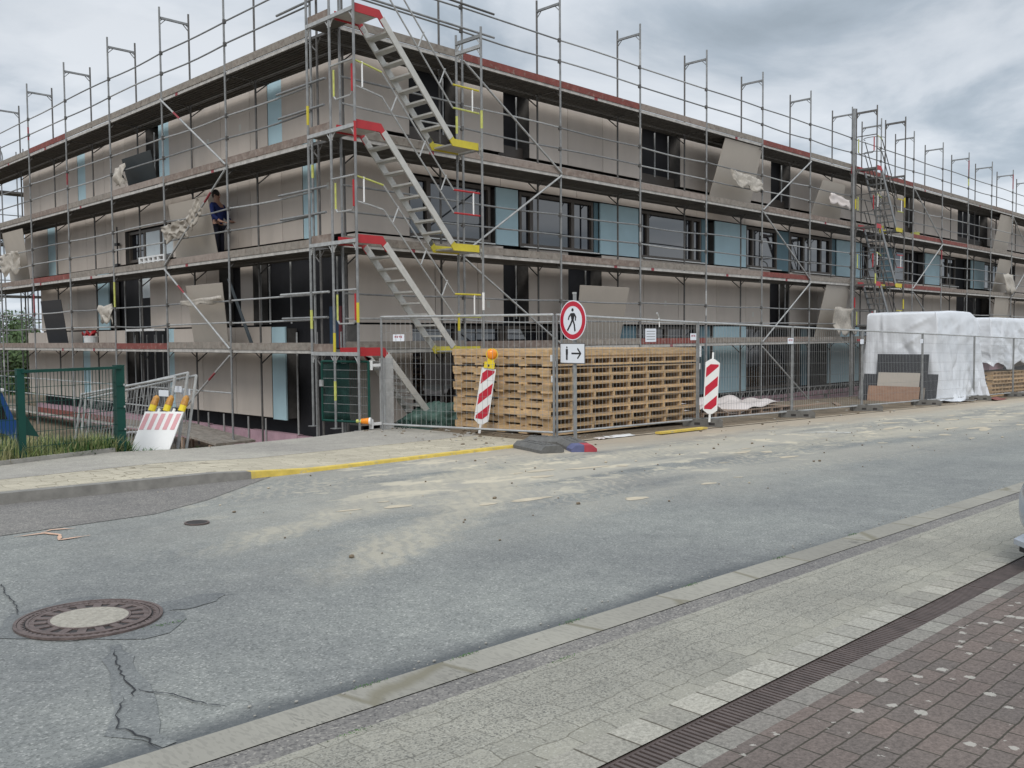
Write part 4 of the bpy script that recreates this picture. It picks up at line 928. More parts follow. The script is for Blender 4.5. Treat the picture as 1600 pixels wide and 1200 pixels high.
def local(mb, nm, sm=True):
    ORG['__z'] = (0, 0, 0); o = mb.build(nm); o.parent = wk
    if sm: o.data.polygons.foreach_set('use_smooth', [True] * len(o.data.polygons))
    return o
def ell(mb, c, r, m, n=12, k=8, cut=-2):
    vs = []; fs = []
    for j in range(k + 1):
        th = math.pi * j / k
        for i in range(n): a = 2 * math.pi * i / n; vs.append((c[0] + r[0] * math.sin(th) * math.cos(a), c[1] + r[1] * math.sin(th) * math.sin(a), max(cut, c[2] + r[2] * math.cos(th))))
    for j in range(k):
        for i in range(n): fs.append((j * n + i, (j + 1) * n + i, (j + 1) * n + (i + 1) % n, j * n + (i + 1) % n))
    mb.add(vs, fs, m)
ell(q, (.035, .01, 1.69), (.10, .09, .12), 'hair'); local(q, 'hair')
q = MB(); ell(q, (-.085, .01, 1.655), (.018, .014, .028), 'skin'); ell(q, (-.075, .01, 1.61), (.012, .026, .008), 'red_rubber'); ell(q, (0, .092, 1.65), (.02, .012, .03), 'skin'); ell(q, (0, -.072, 1.65), (.02, .012, .03), 'skin'); ell(q, (-.078, .04, 1.675), (.008, .012, .007), 'black'); ell(q, (-.078, -.02, 1.675), (.008, .012, .007), 'black'); local(q, 'face')
skin_body('jacket', [((0, 0, .93), .155, .125), ((0, 0, 1.15), .15, .12), ((0, 0, 1.38), .175, .125), ((0, 0, 1.49), .075), ((0, .20, 1.42), .072), ((-.05, .27, 1.17), .058), ((-.20, .225, 1.035), .048), ((0, -.20, 1.42), .072), ((-.04, -.28, 1.16), .058), ((-.18, -.255, 1.065), .048)],
          [(0, 1), (1, 2), (2, 3), (2, 4), (4, 5), (5, 6), (2, 7), (7, 8), (8, 9)], 'blue_cloth', wk)
skin_body('trousers', [((0, 0, .95), .14, .12), ((0, .09, .88), .1), ((-.03, .11, .50), .076), ((0, .12, .10), .062), ((0, -.09, .88), .1), ((-.01, -.11, .50), .076), ((0, -.12, .10), .062)],
          [(0, 1), (1, 2), (2, 3), (0, 4), (4, 5), (5, 6)], 'navy_cloth', wk)

# ------------------------------------------------------------------ construction fence
def fence_panel(label, p, q_, lab=None, group='mesh fence panels along the street', h=2.0, lift=.10, name='mesh_fence', clip=True, tilt=None, frame_m='galv', rw=.0026):
    (x0, y0, z0), (x1, y1, z1) = p, q_; t_ = thing(name, label, 'construction fence', (x0, y0, z0), group)
    P_, Q_ = Vector(p), Vector(q_); up = Vector((0, 0, 1)) if tilt is None else Vector(tilt).normalized()
    lo, hi = lift, h; q = MB()
    q.tube(P_, P_ + up * (hi + .0), .0205, frame_m, 8); q.tube(Q_, Q_ + up * (hi + .0), .0205, frame_m, 8); q.tube(P_ + up * hi, Q_ + up * hi, .0205, 'galv_light', 8); q.tube(P_ + up * lo, Q_ + up * lo, .018, 'galv_light', 8); q.build('frame', t_)
    q = MB(); L = (Q_ - P_).length; n = int(L / .1)
    for i in range(1, n): k_ = i / n; a = P_.lerp(Q_, k_); q.tube(a + up * lo, a + up * hi, rw, 'galv_light', 4, False)
    for z in [lo + (hi - lo) * j / 7 for j in range(1, 7)]: q.tube(P_ + up * z, Q_ + up * z, rw * 1.1, 'galv', 4, False)
    q.build('wire_mesh', t_); return t_
FX = [(.98, -4.46), (5.32, -4.3), (9.13, -4.3), (12.78, -4.3), (16.74, -4.3), (21.0, -4.3), (24.95, -4.3), (28.9, -4.3)]
fp0 = fence_panel('mesh fence panel with small name plate turning in beside the green gate', (-.07, -1.27, G(0) + .04), (.96, -4.44, G(.9) + .04))
FL = ['mesh fence panel in front of the tall pallet stack', 'mesh fence panel in front of the low pallet with plastic sheets', 'mesh fence panel between the low pallet and the first white tarp', 'mesh fence panel in front of the dark boards and plywood', 'mesh fence panel in front of the right half of the big tarp', 'mesh fence panel in front of the far pallet stack', 'last mesh fence panel at the right picture edge']
panels = []
for i in range(7):
    a, b_ = FX[i], FX[i + 1]; panels.append(fence_panel(FL[i], (a[0] + .03, a[1], G(a[0]) + .04), (b_[0] - .03, b_[1], G(b_[0]) + .04)))
def plate(par, c, ux, w, h, mt='sign_white', txt=True, nm='name_plate', lines=0):
    c, ux = Vector(c), Vector(ux).normalized(); X = Matrix.Translation(c) @ Matrix(((ux.x, -0, ux.y, 0), (ux.y, 0, -ux.x, 0), (0, 1, 0, 0), (0, 0, 0, 1)))
    q = MB(); q.box((-w / 2, -h / 2, 0), (w / 2, h / 2, .004), mt, X); o = q.build(nm, par)
    if txt:
        q = MB()
        # block letters, worn and hardly legible in the photograph
        LET = {'P': ['##', '##', '# '], 'E': ['##', '# ', '##'], 'T': ['##', ' #', ' #']}
        for i, ch in enumerate('PETE'):
            for r_, row in enumerate(LET[ch]):
                for c_, s in enumerate(row):
                    if s == '#': 
                        a = -w * .34 + i * w * .18 + c_ * w * .065; z = h * .28 - r_ * h * .10
                        q.box((a, z - h * .09, .0045), (a + w * .06, z, .006), 'text_red', X)
        q.build('lettering', o)
    if lines:
        q = MB()
        for k_ in range(lines): q.box((-w * .4, h * (.3 - .6 * k_ / max(1, lines - 1)) - .006, .0045), (w * .4, h * (.3 - .6 * k_ / max(1, lines - 1)) + .006, .006), 'text_grey', X)
        q.build('lettering', o)
    return o
plate(fp0, (.055, -1.60, .26), (.28, -.96, 0), .24, .12)
plate(panels[0], (3.66, -4.385, .27), (1, .03, 0), .34, .24, lines=4, txt=False, nm='notice_sheet'); plate(panels[0], (5.12, -4.33, .235), (1, 0, 0), .20, .13)
plate(panels[1], (9.0, -4.325, .12), (1, 0, 0), .26, .13); plate(panels[4], (16.6, -4.325, .05), (1, 0, 0), .2, .12, txt=False); plate(panels[3], (12.7, -4.325, .07), (1, 0, 0), .2, .12, txt=False)
t_ = thing('wire_clamp', 'white plastic tie sticking up from the top rail above the notice sheet', 'tie', (4.0, -4.35, .5))
q = MB(); q.tube((3.98, -4.35, .42), (3.96, -4.35, .60), .012, 'white_paint', 6); q.tube((3.96, -4.35, .60), (3.90, -4.35, .68), .02, 'galv_light', 6); q.build('strap', t_)

foot0 = thing('fence_weight', 'fence foot', 'fence foot', (0, 0, 0), 'concrete feet of the street fence')
q = MB(); 
prof = [(-.38, 0), (.38, 0), (.38, .12), (.33, .15), (-.33, .15), (-.38, .12)]
q.prism([(x, z) for x, z in prof], (-.115, .115), 'block', Matrix.Rotation(R_(90), 4, 'X') @ Matrix.Identity(4))
for s in (-1, 1):
    for k_ in (-.16, .12): q.box((k_, s * .1155, .03), (k_ + .11, s * .112, .08), 'iron_dark')
b0 = q.build('block', foot0)
q = MB(); q.tube((0, 0, .10), (0, 0, .17), .028, 'galv_dark', 10); q.build('socket', foot0)
ftl = ['concrete fence foot under the second red and white beacon', 'concrete fence foot between the low pallet and the open mesh bay', 'concrete fence foot left of the dark leaning boards', 'concrete fence foot right of the plywood sheet', 'concrete fence foot at the right end of the big tarp', 'concrete fence foot in front of the far pallets', 'farthest concrete fence foot at the right picture edge']
first = True
for i, (x_, y_) in enumerate(FX[1:]):
    if first: o = foot0; o.location = (x_, y_ - .12, G(x_) + .015); o['label'] = ftl[i]; first = False
    else: o = copy_tree(foot0, (x_, y_ - .12, G(x_) + .015), 0, ftl[i])
    o.rotation_euler = (0, .022, R_(-58 if i == 0 else -50 + 3 * (i % 3)))

# no pedestrians sign with arrow plate
SGN = Vector((1.02, -4.80, G(1.02)))
sg = thing('traffic_sign', 'round no pedestrians sign above a white arrow plate on a grey post', 'traffic sign', SGN)
q = MB(); XS = Matrix.Translation((SGN.x + .045, SGN.y, 0)) @ Matrix.Rotation(R_(-9), 4, 'Z')
q.box((-.028, -.028, G(1) + .05), (.028, .028, .93), 'galv', Matrix.Translation((SGN.x + .045, SGN.y, 0)) @ Matrix.Rotation(R_(42), 4, 'Z')); q.build('post', sg)
# sign frame: local x -> to the right as seen, y up, z towards viewer
nrm = Vector((math.cos(R_(172)), math.sin(R_(172)), 0)); rx = Vector((0, 0, 1)).cross(nrm)
XF = Matrix((( rx.x, 0, nrm.x, SGN.x), (rx.y, 0, nrm.y, SGN.y), (0, 1, 0, .515), (0, 0, 0, 1)))
def circ(r, n=56): return [(r * math.cos(2 * math.pi * i / n), r * math.sin(2 * math.pi * i / n)) for i in range(n)]
q = MB(); q.prism(circ(.315), (0, .006), 'sign_white', XF); ds = q.build('disc', sg)
def annulus(mb, r0, r1, z0, z1, m, X, n=56):
    vs = []
    for i in range(n):
        a = 2 * math.pi * i / n
        for r, z in ((r0, z0), (r1, z0), (r1, z1), (r0, z1)): vs.append(X @ Vector((r * math.cos(a), r * math.sin(a), z)))
    mb.add(vs, [(4 * i + k, 4 * ((i + 1) % n) + k, 4 * ((i + 1) % n) + (k + 1) % 4, 4 * i + (k + 1) % 4) for i in range(n) for k in range(4)], m)
q = MB(); annulus(q, .225, .30, .0065, .0085, 'sign_red', XF); q.build('red_ring', ds)
def stroke(mb, pts, w, X, z=(.0065, .009), m='black'):
    for (a, b_), (c_, d_) in zip(pts[:-1], pts[1:]):
        L = math.hypot(c_ - a, d_ - b_); ux, uy = (c_ - a) / L, (d_ - b_) / L; e_ = w * .3
        mb.prism([(a - ux * e_ - uy * w / 2, b_ - uy * e_ + ux * w / 2), (a - ux * e_ + uy * w / 2, b_ - uy * e_ - ux * w / 2), (c_ + ux * e_ + uy * w / 2, d_ + uy * e_ - ux * w / 2), (c_ + ux * e_ - uy * w / 2, d_ + uy * e_ + ux * w / 2)], z, m, X)
q = MB(); q.prism([(x, y + .165) for x, y in circ(.026, 16)], (.0065, .0092), 'black', XF)
q.prism([(-.035, .115), (.035, .115), (.05, .085), (.025, .0), (-.025, .0), (-.045, .085)], (.0065, .0091), 'black', XF)
stroke(q, [(-.04, .10), (-.085, .055), (-.10, .015)], .026, XF, (.0065, .0088)); stroke(q, [(.04, .10), (.075, .05), (.065, 0)], .026, XF, (.0065, .0087))
stroke(q, [(-.01, .0), (-.045, -.06), (-.12, -.155)], .032, XF, (.0065, .0086)); stroke(q, [(.01, .0), (.04, -.07), (.055, -.165)], .032, XF, (.0065, .0085)); q.build('pedestrian_symbol', ds)
XP = XF @ Matrix.Translation((-.01, -.525, 0))
q = MB(); q.prism([(-.30, -.165), (.30, -.165), (.30, .165), (-.30, .165)], (0, .006), 'galv_dark', XP); pl = q.build('plate', sg)
q = MB(); q.prism([(-.285, -.15), (.285, -.15), (.285, .15), (-.285, .15)], (.0062, .008), 'sign_white', XP); q.build('face', pl)
q = MB(); z2 = (.0082, .0105); stroke(q, [(-.01, 0), (.20, 0)], .026, XP, z2); stroke(q, [(.13, .075), (.20, 0)], .026, XP, (.0082, .0107)); stroke(q, [(.13, -.075), (.20, 0)], .026, XP, (.0082, .0109))
q.prism([(x - .13, y + .095) for x, y in circ(.017, 12)], z2, 'black', XP); q.prism([(-.155, .07), (-.105, .07), (-.105, -.02), (-.155, -.02)], z2, 'black', XP); stroke(q, [(-.12, -.02), (-.12, -.10)], .018, XP, z2); stroke(q, [(-.142, -.02), (-.142, -.10)], .018, XP, (.0082, .0108)); q.build('symbols', pl)
q = MB(); q.tube((SGN.x + .04, SGN.y, .93), (SGN.x + .04, SGN.y, .96), .035, 'galv_light', 8); q.build('cap', sg)

def footplate(label, c, rot, segs, L0=-.48, L1=.48):
    t_ = thing('sign_weight', label, 'base plate', c, 'rubber base plates under the sign')
    X = Matrix.Translation(c) @ Matrix.Rotation(rot, 4, 'Z')
    q = MB(); K = Matrix(((0, 0, 1, 0), (1, 0, 0, 0), (0, 1, 0, 0), (0, 0, 0, 1)))
    x_e = L1 - (.30 if segs else 0)
    q.prism([(-.19, 0), (.19, 0), (.19, .045), (.12, .105), (-.12, .105), (-.19, .045)], (L0 + .1, x_e), 'rubber', X @ K)
    q.add([X @ Vector(p) for p in ((L0, -.16, 0), (L0, .16, 0), (L0 + .1, .19, 0), (L0 + .1, -.19, 0), (L0, -.12, .04), (L0, .12, .04), (L0 + .1, .12, .105), (L0 + .1, -.12, .105), (L0 + .1, .19, .045), (L0 + .1, -.19, .045))],
          [(4, 5, 6, 7), (0, 4, 7, 9, 3), (1, 2, 8, 6, 5), (0, 1, 5, 4)], 'rubber')
    q.build('plate', t_)
    if segs:
        q = MB(); q.prism([(-.19, 0), (0, 0), (0, .10), (-.12, .10), (-.19, .045)], (x_e + .001, L1), segs[0], X @ K); q.build('end_block', t_)
        q = MB(); q.prism([(.001, 0), (.19, 0), (.19, .045), (.12, .10), (.001, .10)], (x_e + .001, L1), segs[1], X @ K); q.build('end_block', t_)
    for k_ in (-.30, -.12, .06, .24):
        if k_ + .1 > x_e: continue
        for s_ in (-.06, .05):
            q = MB(); q.box((k_, s_ - .03, .1055), (k_ + .10, s_ + .03, .114), 'rubber', X); q.build('stud', t_)
    return t_
footplate('wide grey rubber base plate nearest the yellow kerb', (-.22, -5.15, G(-.2) + .005), R_(-108), None)
footplate('base plate with blue and red end blocks under the sign', (.42, -5.33, G(.4) + .008), R_(-125), ('blue_rubber', 'red_rubber'), -.50, .60)
footplate('short grey base plate lying against the fence corner post', (.62, -4.62, G(.6) + .004), R_(-60), None, -.40, .36)

# beacons
def beacon(label, base, rotz, tilt, lamp, h=1.0, w=.25, foot=True, handle=False, flip=False):
    t_ = thing('warning_beacon', label, 'warning beacon', base); X = Matrix.Translation(base) @ Matrix.Rotation(rotz, 4, 'Z') @ Matrix.Rotation(tilt, 4, 'Y') @ Matrix(((1, 0, 0, 0), (0, 0, -1, 0), (0, 1, 0, 0), (0, 0, 0, 1)))
    b0_ = .16; hw = w / 2; q = MB()
    out = [(-hw, b0_ + .07), (-hw * .3, b0_), (hw * .3, b0_), (hw, b0_ + .07), (hw, b0_ + h), (hw * .25, b0_ + h + (.07 if handle else 0)), (-hw * .25, b0_ + h + (.07 if handle else 0)), (-hw, b0_ + h)]
    q.prism(out, (-.025, .025), 'white_paint', X); bd = q.build('panel', t_)
    q = MB(); iw = hw - .02; zb, zt = b0_ + .09, b0_ + h - .03
    s = 1.0; per = (zt - zb) / 2.35
    for k_ in (-1, 0, 1, 2, 3):
        z_a = zb + (k_ - .35) * per; d = .22; poly = [(-iw, z_a), (iw, z_a + d), (iw, z_a + d + per * .5), (-iw, z_a + per * .5)]
        def clip(p, lim, up):
            o = []
            for i in range(len(p)):
                a, c = p[i], p[(i + 1) % len(p)]; ina = (a[1] <= lim) if up else (a[1] >= lim); inc = (c[1] <= lim) if up else (c[1] >= lim)
                if ina: o.append(a)
                if ina != inc: f = (lim - a[1]) / (c[1] - a[1]); o.append((a[0] + (c[0] - a[0]) * f, lim))
            return o
        poly = clip(clip(poly, zt, True), zb, False) if True else poly
        if len(poly) > 2:
            q.prism(poly, (.0255, .028), 'sign_red', X); q.prism(poly, (-.028, -.0255), 'sign_red', X)
    q.build('stripes', bd)
    q = MB(); q.box((-.02, 0, -.02), (.02, b0_ + .01, .02), 'white_paint', X); q.build('stem', t_)
    if handle: q = MB(); q.box((-.018, b0_ + h + .05, -.012), (.018, b0_ + h + .20, .012), 'white_paint', X); q.build('handle', t_)
    if lamp:
        zt2 = b0_ + h; q = MB(); q.box((-.09, zt2 + .001, -.05), (.09, zt2 + .11, .05), 'lamp_yellow', X); q.box((-.05, zt2 + .11, -.035), (.07, zt2 + .17, .035), 'lamp_yellow', X); lb = q.build('lamp_body', t_)
        q = MB(); ring_c = X @ Vector((.015, zt2 + .25, 0)); 
        XX = X @ Matrix.Translation((.015, zt2 + .25, 0))
        q.prism(circ(.105, 28), (-.03, .03), 'lamp_yellow', XX); q.build('lamp_housing', lb)
        q = MB(); n = 20
        for zs in (1, -1):
            vs = []; fs = []
            for j in range(5):
                rr_ = .092 * math.cos(j / 4 * math.pi / 2 * .98); hh = zs * (.03 + .05 * math.sin(j / 4 * math.pi / 2))
                for i in range(n): vs.append(XX @ Vector((rr_ * math.cos(2 * math.pi * i / n), rr_ * math.sin(2 * math.pi * i / n), hh)))
            for j in range(4):
                for i in range(n): fs.append((j * n + i, j * n + (i + 1) % n, (j + 1) * n + (i + 1) % n, (j + 1) * n + i))
            fs.append(tuple(range(4 * n, 5 * n))); q.add(vs, fs, 'amber')
        o = q.build('lens', lb, True)
        q = MB(); q.box((-.025, zt2 + .03, .0505), (.0, zt2 + .07, .056), 'black', X); q.build('switch', lb)
    return t_
beacon('leaning red and white beacon with an orange lamp in front of the pallets', Vector((.88, -2.76, G(.8) + .02)), R_(-42), R_(9), True, h=.98)
b2 = beacon('upright red and white beacon with white top handle beside the fence', Vector((5.24, -4.62, G(5.2) + .11)), R_(-52), R_(3), False, h=.99, w=.27, handle=True)

# ------------------------------------------------------------------ pallets
def pallet_parts(t_, L, Wd, h=.142, nx=9, ny=7, m='pallet_wood', seed=0):
    r = random.Random(seed); q = MB(); bt = .024
    for j in range(ny):
        y = j * (Wd - .16) / (ny - 1); q.box((0, y - .07 * (j > 0), h - bt), (L, y + .16 + .07 * (j < ny - 1), h), m)
    q.build('deck_board', t_); q = MB()
    for i in range(nx):
        x = i * (L - .07) / (nx - 1); q.box((x, 0, .035), (x + .06, Wd, h - bt - .001), m)
    q.build('bearer', t_); q = MB()
    for j in range(5):
        y = j * (Wd - .22) / 4; q.box((0, y, 0), (L, y + .20, .034), m)
    q.build('bottom_board', t_)
pal = thing('pallet', 'p', 'pallet', (0, 0, 0), 'long wooden pallets in the tall stack'); pallet_parts(pal, 4.42, 2.40)
words_ = ['bottom', 'second from bottom', 'third from bottom', 'fourth from bottom', 'fifth from bottom', 'fifth from top', 'fourth from top', 'third from top', 'second from top', 'topmost']
rp_ = random.Random(3); z = G(1.35) + .03
for i in range(10):
    lab = 'long pale wooden pallet, %s of the tall stack behind the fence' % words_[i]
    loc = (1.36 + rp_.uniform(-.05, .05) - (.0 if i < 8 else .02), -4.02 + rp_.uniform(-.03, .03), z)
    if i == 0: pal.location = loc; pal['label'] = lab; o = pal
    else: o = copy_tree(pal, loc, 0, lab)
    o.rotation_euler = (0, .006, rp_.uniform(-.011, .011)); z += .1425 + (.03 if i == 7 else 0)
ORG[o.name] = (0, 0, 0); fx = MB(); fx.box((0, -.018, .03), (4.42, -.001, .142), 'pallet_wood'); side = fx.build('side_board', o)
fx = MB(); fx.box((-.018, 0, .03), (-.001, 2.4, .142), 'pallet_wood'); fx.build('side_board', o)
for i, (px, py, pz, w_, h_) in enumerate(((1.30, -4.055, -.10, .12, .11), (1.40, -4.055, -.20, .08, .10), (1.32, -4.055, -.45, .09, .11), (1.43, -4.055, -.62, .07, .12), (5.72, -4.06, -.06, .10, .22), (5.70, -4.06, -.36, .08, .12))):
    q = MB(); q.box((px, py - .004, pz - h_ / 2), (px + w_, py, pz + h_ / 2), 'white_paint', Matrix.Rotation(0, 4, 'Z'))
    tag(q.build('paper_label'), ['white paper label on the top pallet at the near corner', 'small curled white label one pallet below the top corner', 'white label on the fourth pallet from the top at the near corner', 'lower small white label at the near corner of the stack', 'tall white label at the right end of the top pallets', 'small white label at the right end below the top pallets'][i], 'paper label')
lp = thing('pallet', 'low wooden pallet lying on the ground under rumpled plastic sheets', 'pallet', (0, 0, 0)); pallet_parts(lp, 4.6, 1.9, seed=4, m='old_wood', nx=9)
lp.location = (6.9, -3.4, G(8) + .02); lp.rotation_euler = (0, .022, R_(4))
cloth('plastic_sheet', 'rumpled pinkish white plastic sheeting spread over the low pallet', 'plastic sheet', (6.7, -3.45, G(8) + .24), (4.4, .4, -.10), (0, 2.0, .05), 34, 18, .10, 12, 'foil', fr_=5)
cloth('plastic_sheet', 'pinkish plastic sheet heaped higher behind the second beacon', 'plastic sheet', (6.6, -1.9, G(8) + .32), (2.6, .5, -.05), (0, 1.1, .10), 20, 12, .16, 14, 'foil', fr_=4)
cloth('flat_sheet', 'flat white sheet on the ground in front of the pallet stack', 'sheet', (1.95, -4.78, G(2) + .022), (.75, .02, -.015), (.1, .22, 0), 10, 4, .008, 15, 'white_paint', th=.006)
cloth('flat_sheet', 'small pale sheet beside the foot plates at the fence', 'sheet', (1.66, -4.80, G(1.7) + .024), (.25, .0, -.005), (.06, .18, 0), 6, 4, .008, 16, 'foil', th=.006)
for i, (x_, y_, L_, a_) in enumerate(((9.8, -3.2, 2.2, 12), (12.4, -2.6, 2.6, 5), (10.9, -2.0, 1.6, -20), (3.2, -4.95, 1.6, 3), (14.2, -3.1, 1.4, 30))):
    q = MB(); X = Matrix.Translation((x_, y_, G(x_) + .016)) @ Matrix.Rotation(R_(a_), 4, 'Z') @ Matrix.Rotation(.022, 4, 'Y'); q.box((0, 0, 0), (L_, .13, .035), 'old_wood' if i != 3 else 'kerb_yellow', X)
    tag(q.build('plank'), ['loose weathered plank right of the low pallet', 'long loose plank on the sand left of the dark boards', 'short plank lying crooked near the girder', 'yellowish plank on the ground below the fence rail', 'short plank in front of the big tarp'][i], 'plank', 'planks on the sand')
# rubble clods
rr = random.Random(21); q = MB()
for i in range(260):
    x_ = rr.uniform(-.8, 2.5) if i < 130 else rr.uniform(2, 20); y_ = rr.uniform(-4.4, -1.0) if i < 130 else rr.uniform(-5.1, -1.2); s = rr.uniform(.008, .035)
    zz = G(x_) + (.035 if x_ < .5 else .015) ; ell(q, (x_, y_, zz), (s * rr.uniform(.8, 1.6), s, s * .6), 'soil' if rr.random() < .6 else 'concrete', 6, 4)
tag(q.build('rubble'), 'scattered clods and stone chips along the fence', 'rubble', kind='stuff')

rr = random.Random(77); q = MB()
for i in range(150):
    x_ = rr.uniform(-6.5, 12); y_ = rr.uniform(-9.5, -5.2); s = rr.uniform(.004, .013) * (1.6 if rr.random() < .12 else 1)
    ell(q, (x_, y_, G(x_) + .005 + s * .3), (s * rr.uniform(.8, 1.8), s, s * .7), 'soil' if rr.random() < .7 else 'dust', 6, 4)
for i in range(90):
    x_ = rr.uniform(-8.3, 2); y_ = rr.gauss(-11.15, .07); s = rr.uniform(.002, .007)
    ell(q, (x_, y_, G(x_) + .008), (s * 1.5, s, s * .7), 'concrete', 6, 4)
tag(q.build('grit'), 'small clods and grit scattered on the road', 'grit', kind='stuff')
# ------------------------------------------------------------------ tarped stacks
def tarp(name, label, x0, x1, y0, y1, zb, zt, seed, top=lambda a, b: 0, hem=lambda a: 0.0, amp=.07, flare=.12, m='tarp', cat='tarp cover'):
    # draped shell: rings from the hem up over the shoulders to the middle of the top
    n = 260; rings = []; per = []
    rc = random.Random(seed * 13); CR = []
    for i in range(64):
        low = rc.random() < .6; CR.append((rc.uniform(0, 2 * (x1 - x0 + y1 - y0)), (rc.uniform(0, .9) if low else rc.uniform(.6, 2.4)), rc.uniform(.9, 2.2) if low else rc.choice((rc.uniform(.2, .9), rc.uniform(2.2, 2.9), rc.uniform(1.3, 1.8))), rc.uniform(.25, .9), rc.uniform(.03, .085) * (1 if rc.random() < .7 else -1)))
    def crease(u, h):
        r_ = 0
        for u0, h0, an, ln, am in CR:
            du, dh = u - u0, h - h0; al = du * math.cos(an) + dh * math.sin(an); ac = abs(-du * math.sin(an) + dh * math.cos(an))
            if abs(al) < ln and ac < .3: r_ += am * (1 - abs(al) / ln) * math.exp(-ac / .055)
        return r_
    L, Wd = x1 - x0, y1 - y0; tot = 2 * (L + Wd)
    for i in range(n):
        s = tot * i / n
        if s < L: p = (x0 + s, y0, 0, -1)
        elif s < L + Wd: p = (x1, y0 + s - L, 1, 0)
        elif s < 2 * L + Wd: p = (x1 - (s - L - Wd), y1, 0, 1)
        else: p = (x0, y1 - (s - 2 * L - Wd), -1, 0)
        per.append(p)
    cx, cy = (x0 + x1) / 2, (y0 + y1) / 2; vs = []; K = 56
    for k_ in range(K + 1):
        f = k_ / K
        for i, (x, y, nx, ny) in enumerate(per):
            s = i / n
            if f < .72:                      # side
                g = f / .72; z = zb + hem(s) + (zt - zb - hem(s)) * g
                fold = math.sin(s * 2 * math.pi * 17 + 2.0 * noise.noise((s * 9, g * 1.5, seed))) * .5 + noise.noise((s * 26, g * 2.4, seed + 5)) * 1.2 + noise.noise((s * 9 + g * 3, g * 3, seed + 8)) * 1.4
                cr = abs(noise.noise((s * 16 + g * 2.2, g * 2.0 - s * 3, seed + 11))) * -1.1 + abs(noise.noise((s * 7 - g * 3.5, g * 2.6, seed + 15))) * -1.3 + abs(noise.noise((s * 30 + g * 7, g * 6.5 - s * 9, seed + 21))) * -.55 + abs(noise.noise((s * 24 - g * 9, g * 8, seed + 25))) * -.45 + .5
                k2 = amp * ((1.0 - .85 * g) * fold * .8 + cr * .6 * (1.0 - .75 * g)) + flare * (1 - g) ** 2 + crease(s * tot, z - zb)
                px, py = x + nx * k2, y + ny * k2
                dd = (zt - z); zz = z + .03 * noise.noise((s * 12, g * 5, seed + 2))
                if g > .93: rnd_ = (g - .93) / .07; px -= nx * .04 * rnd_; py -= ny * .04 * rnd_
            else:                            # top
                g = (f - .72) / .28; px, py = x + (cx - x) * g - nx * .04 * (1 - g), y + (cy - y) * g - ny * .04 * (1 - g); zz = zt + .02
            a_, b_ = (px - x0) / L, (py - y0) / Wd
            w_ = max(0, min(1, (zz - zb) / (zt - zb))); zz += top(a_, b_) * w_ + (.018 * noise.noise((px * 1.6, py * 1.6, seed)) * w_)
            vs.append((px, py, zz))
    fs = [(k_ * n + i, k_ * n + (i + 1) % n, (k_ + 1) * n + (i + 1) % n, (k_ + 1) * n + i) for k_ in range(K) for i in range(n)]
    o = MB().add(vs, fs, m).build(name, smooth=True); md = o.modifiers.new('s', 'SOLIDIFY'); md.thickness = .004
    md = o.modifiers.new('sub', 'SUBSURF'); md.levels = 1; md.render_levels = 1
    return tag(o, label, cat)
def hem1(s): return .02
tarp('tarpaulin', 'tall white tarpaulin draped over a stack behind the leaning dark boards', 18.6, 22.4, -4.0, -1.85, G(19) + .02, .90, 2.0, top=lambda a, b: (.05 * math.sin(a * 3.1) - 1.2 * max(0, a - .82)), flare=.34, amp=.085)
tarp('tarpaulin', 'second white tarpaulin hanging over the far stack at the right edge', 23.7, 29.4, -3.95, -1.9, -1.02, .78, 7.0, hem=lambda s: .16 * math.sin(s * 40) + .12, flare=.07, amp=.08)
q = MB(); q.box((23.9, -3.85, -1.0), (25.4, -2.0, .5), 'pink_foam'); tag(q.build('foam_bundle'), 'pinkish wrapped bundle under the second tarpaulin on the far pallets', 'bundle')
p5 = thing('pallet', 'p', 'pallet', (0, 0, 0), 'pallets stacked under the far tarpaulin'); pallet_parts(p5, 4.9, 2.0, nx=14, ny=6)
z = G(24) + .02
for i in range(6):
    lab = 'wooden pallet in the far stack under the second tarpaulin, %s layer' % ['lowest', 'second', 'third', 'fourth', 'fifth', 'sixth and highest'][i]; loc = (23.95 + rp_.uniform(-.03, .03), -3.95 + rp_.uniform(-.03, .03), z)
    if i == 0: p5.location = loc; p5['label'] = lab; o = p5
    else: o = copy_tree(p5, loc, 0, lab)
    o.rotation_euler = (0, .018, 0); z += .1425
def slab(name, label, x, y0, y1, z0, z1, m, lean_=.12, th=.02, grp=None):
    q = MB(); q.quad((x, y0, z0), (x, y1, z0), (x + lean_, y1, z1), (x + lean_, y0, z1), th, m); return tag(q.build(name), label, 'board', grp)
GB = G(18.3) + .02
slab('dark_sheet', 'upper wide charcoal sheet leaning against the big tarp', 18.12, -3.90, -2.35, GB, -.36, 'dark_board', .20)
slab('dark_sheet', 'left low charcoal sheet leaning against the big tarp', 18.06, -2.55, -1.95, GB, -.98, 'dark_board', .20)
slab('dark_sheet', 'right low charcoal sheet leaning beside the plywood', 18.06, -4.20, -3.60, GB, -.95, 'dark_board', .20)
slab('beige_sheet', 'beige rectangular board between the charcoal sheets and the plywood', 18.00, -3.70, -2.44, GB, -.92, 'loose_board', .18)
slab('plywood_sheet', 'brown plywood sheet leaning lowest in front of the beige board', 17.90, -3.76, -2.2, GB, -1.33, 'plywood', .12)
slab('timber_strip', 'narrow pale strip standing at the right end of the plywood', 17.95, -3.90, -3.78, GB, -1.35, 'toe_grey', .10)
cloth('tarp_tail', 'white tail of tarpaulin lying on the ground by the fence foot', 'tarp', (17.6, -4.3, G(17.6) + .03), (2.6, -.35, -.03), (.1, .45, .03), 18, 6, .05, 18, 'tarp', fr_=5)
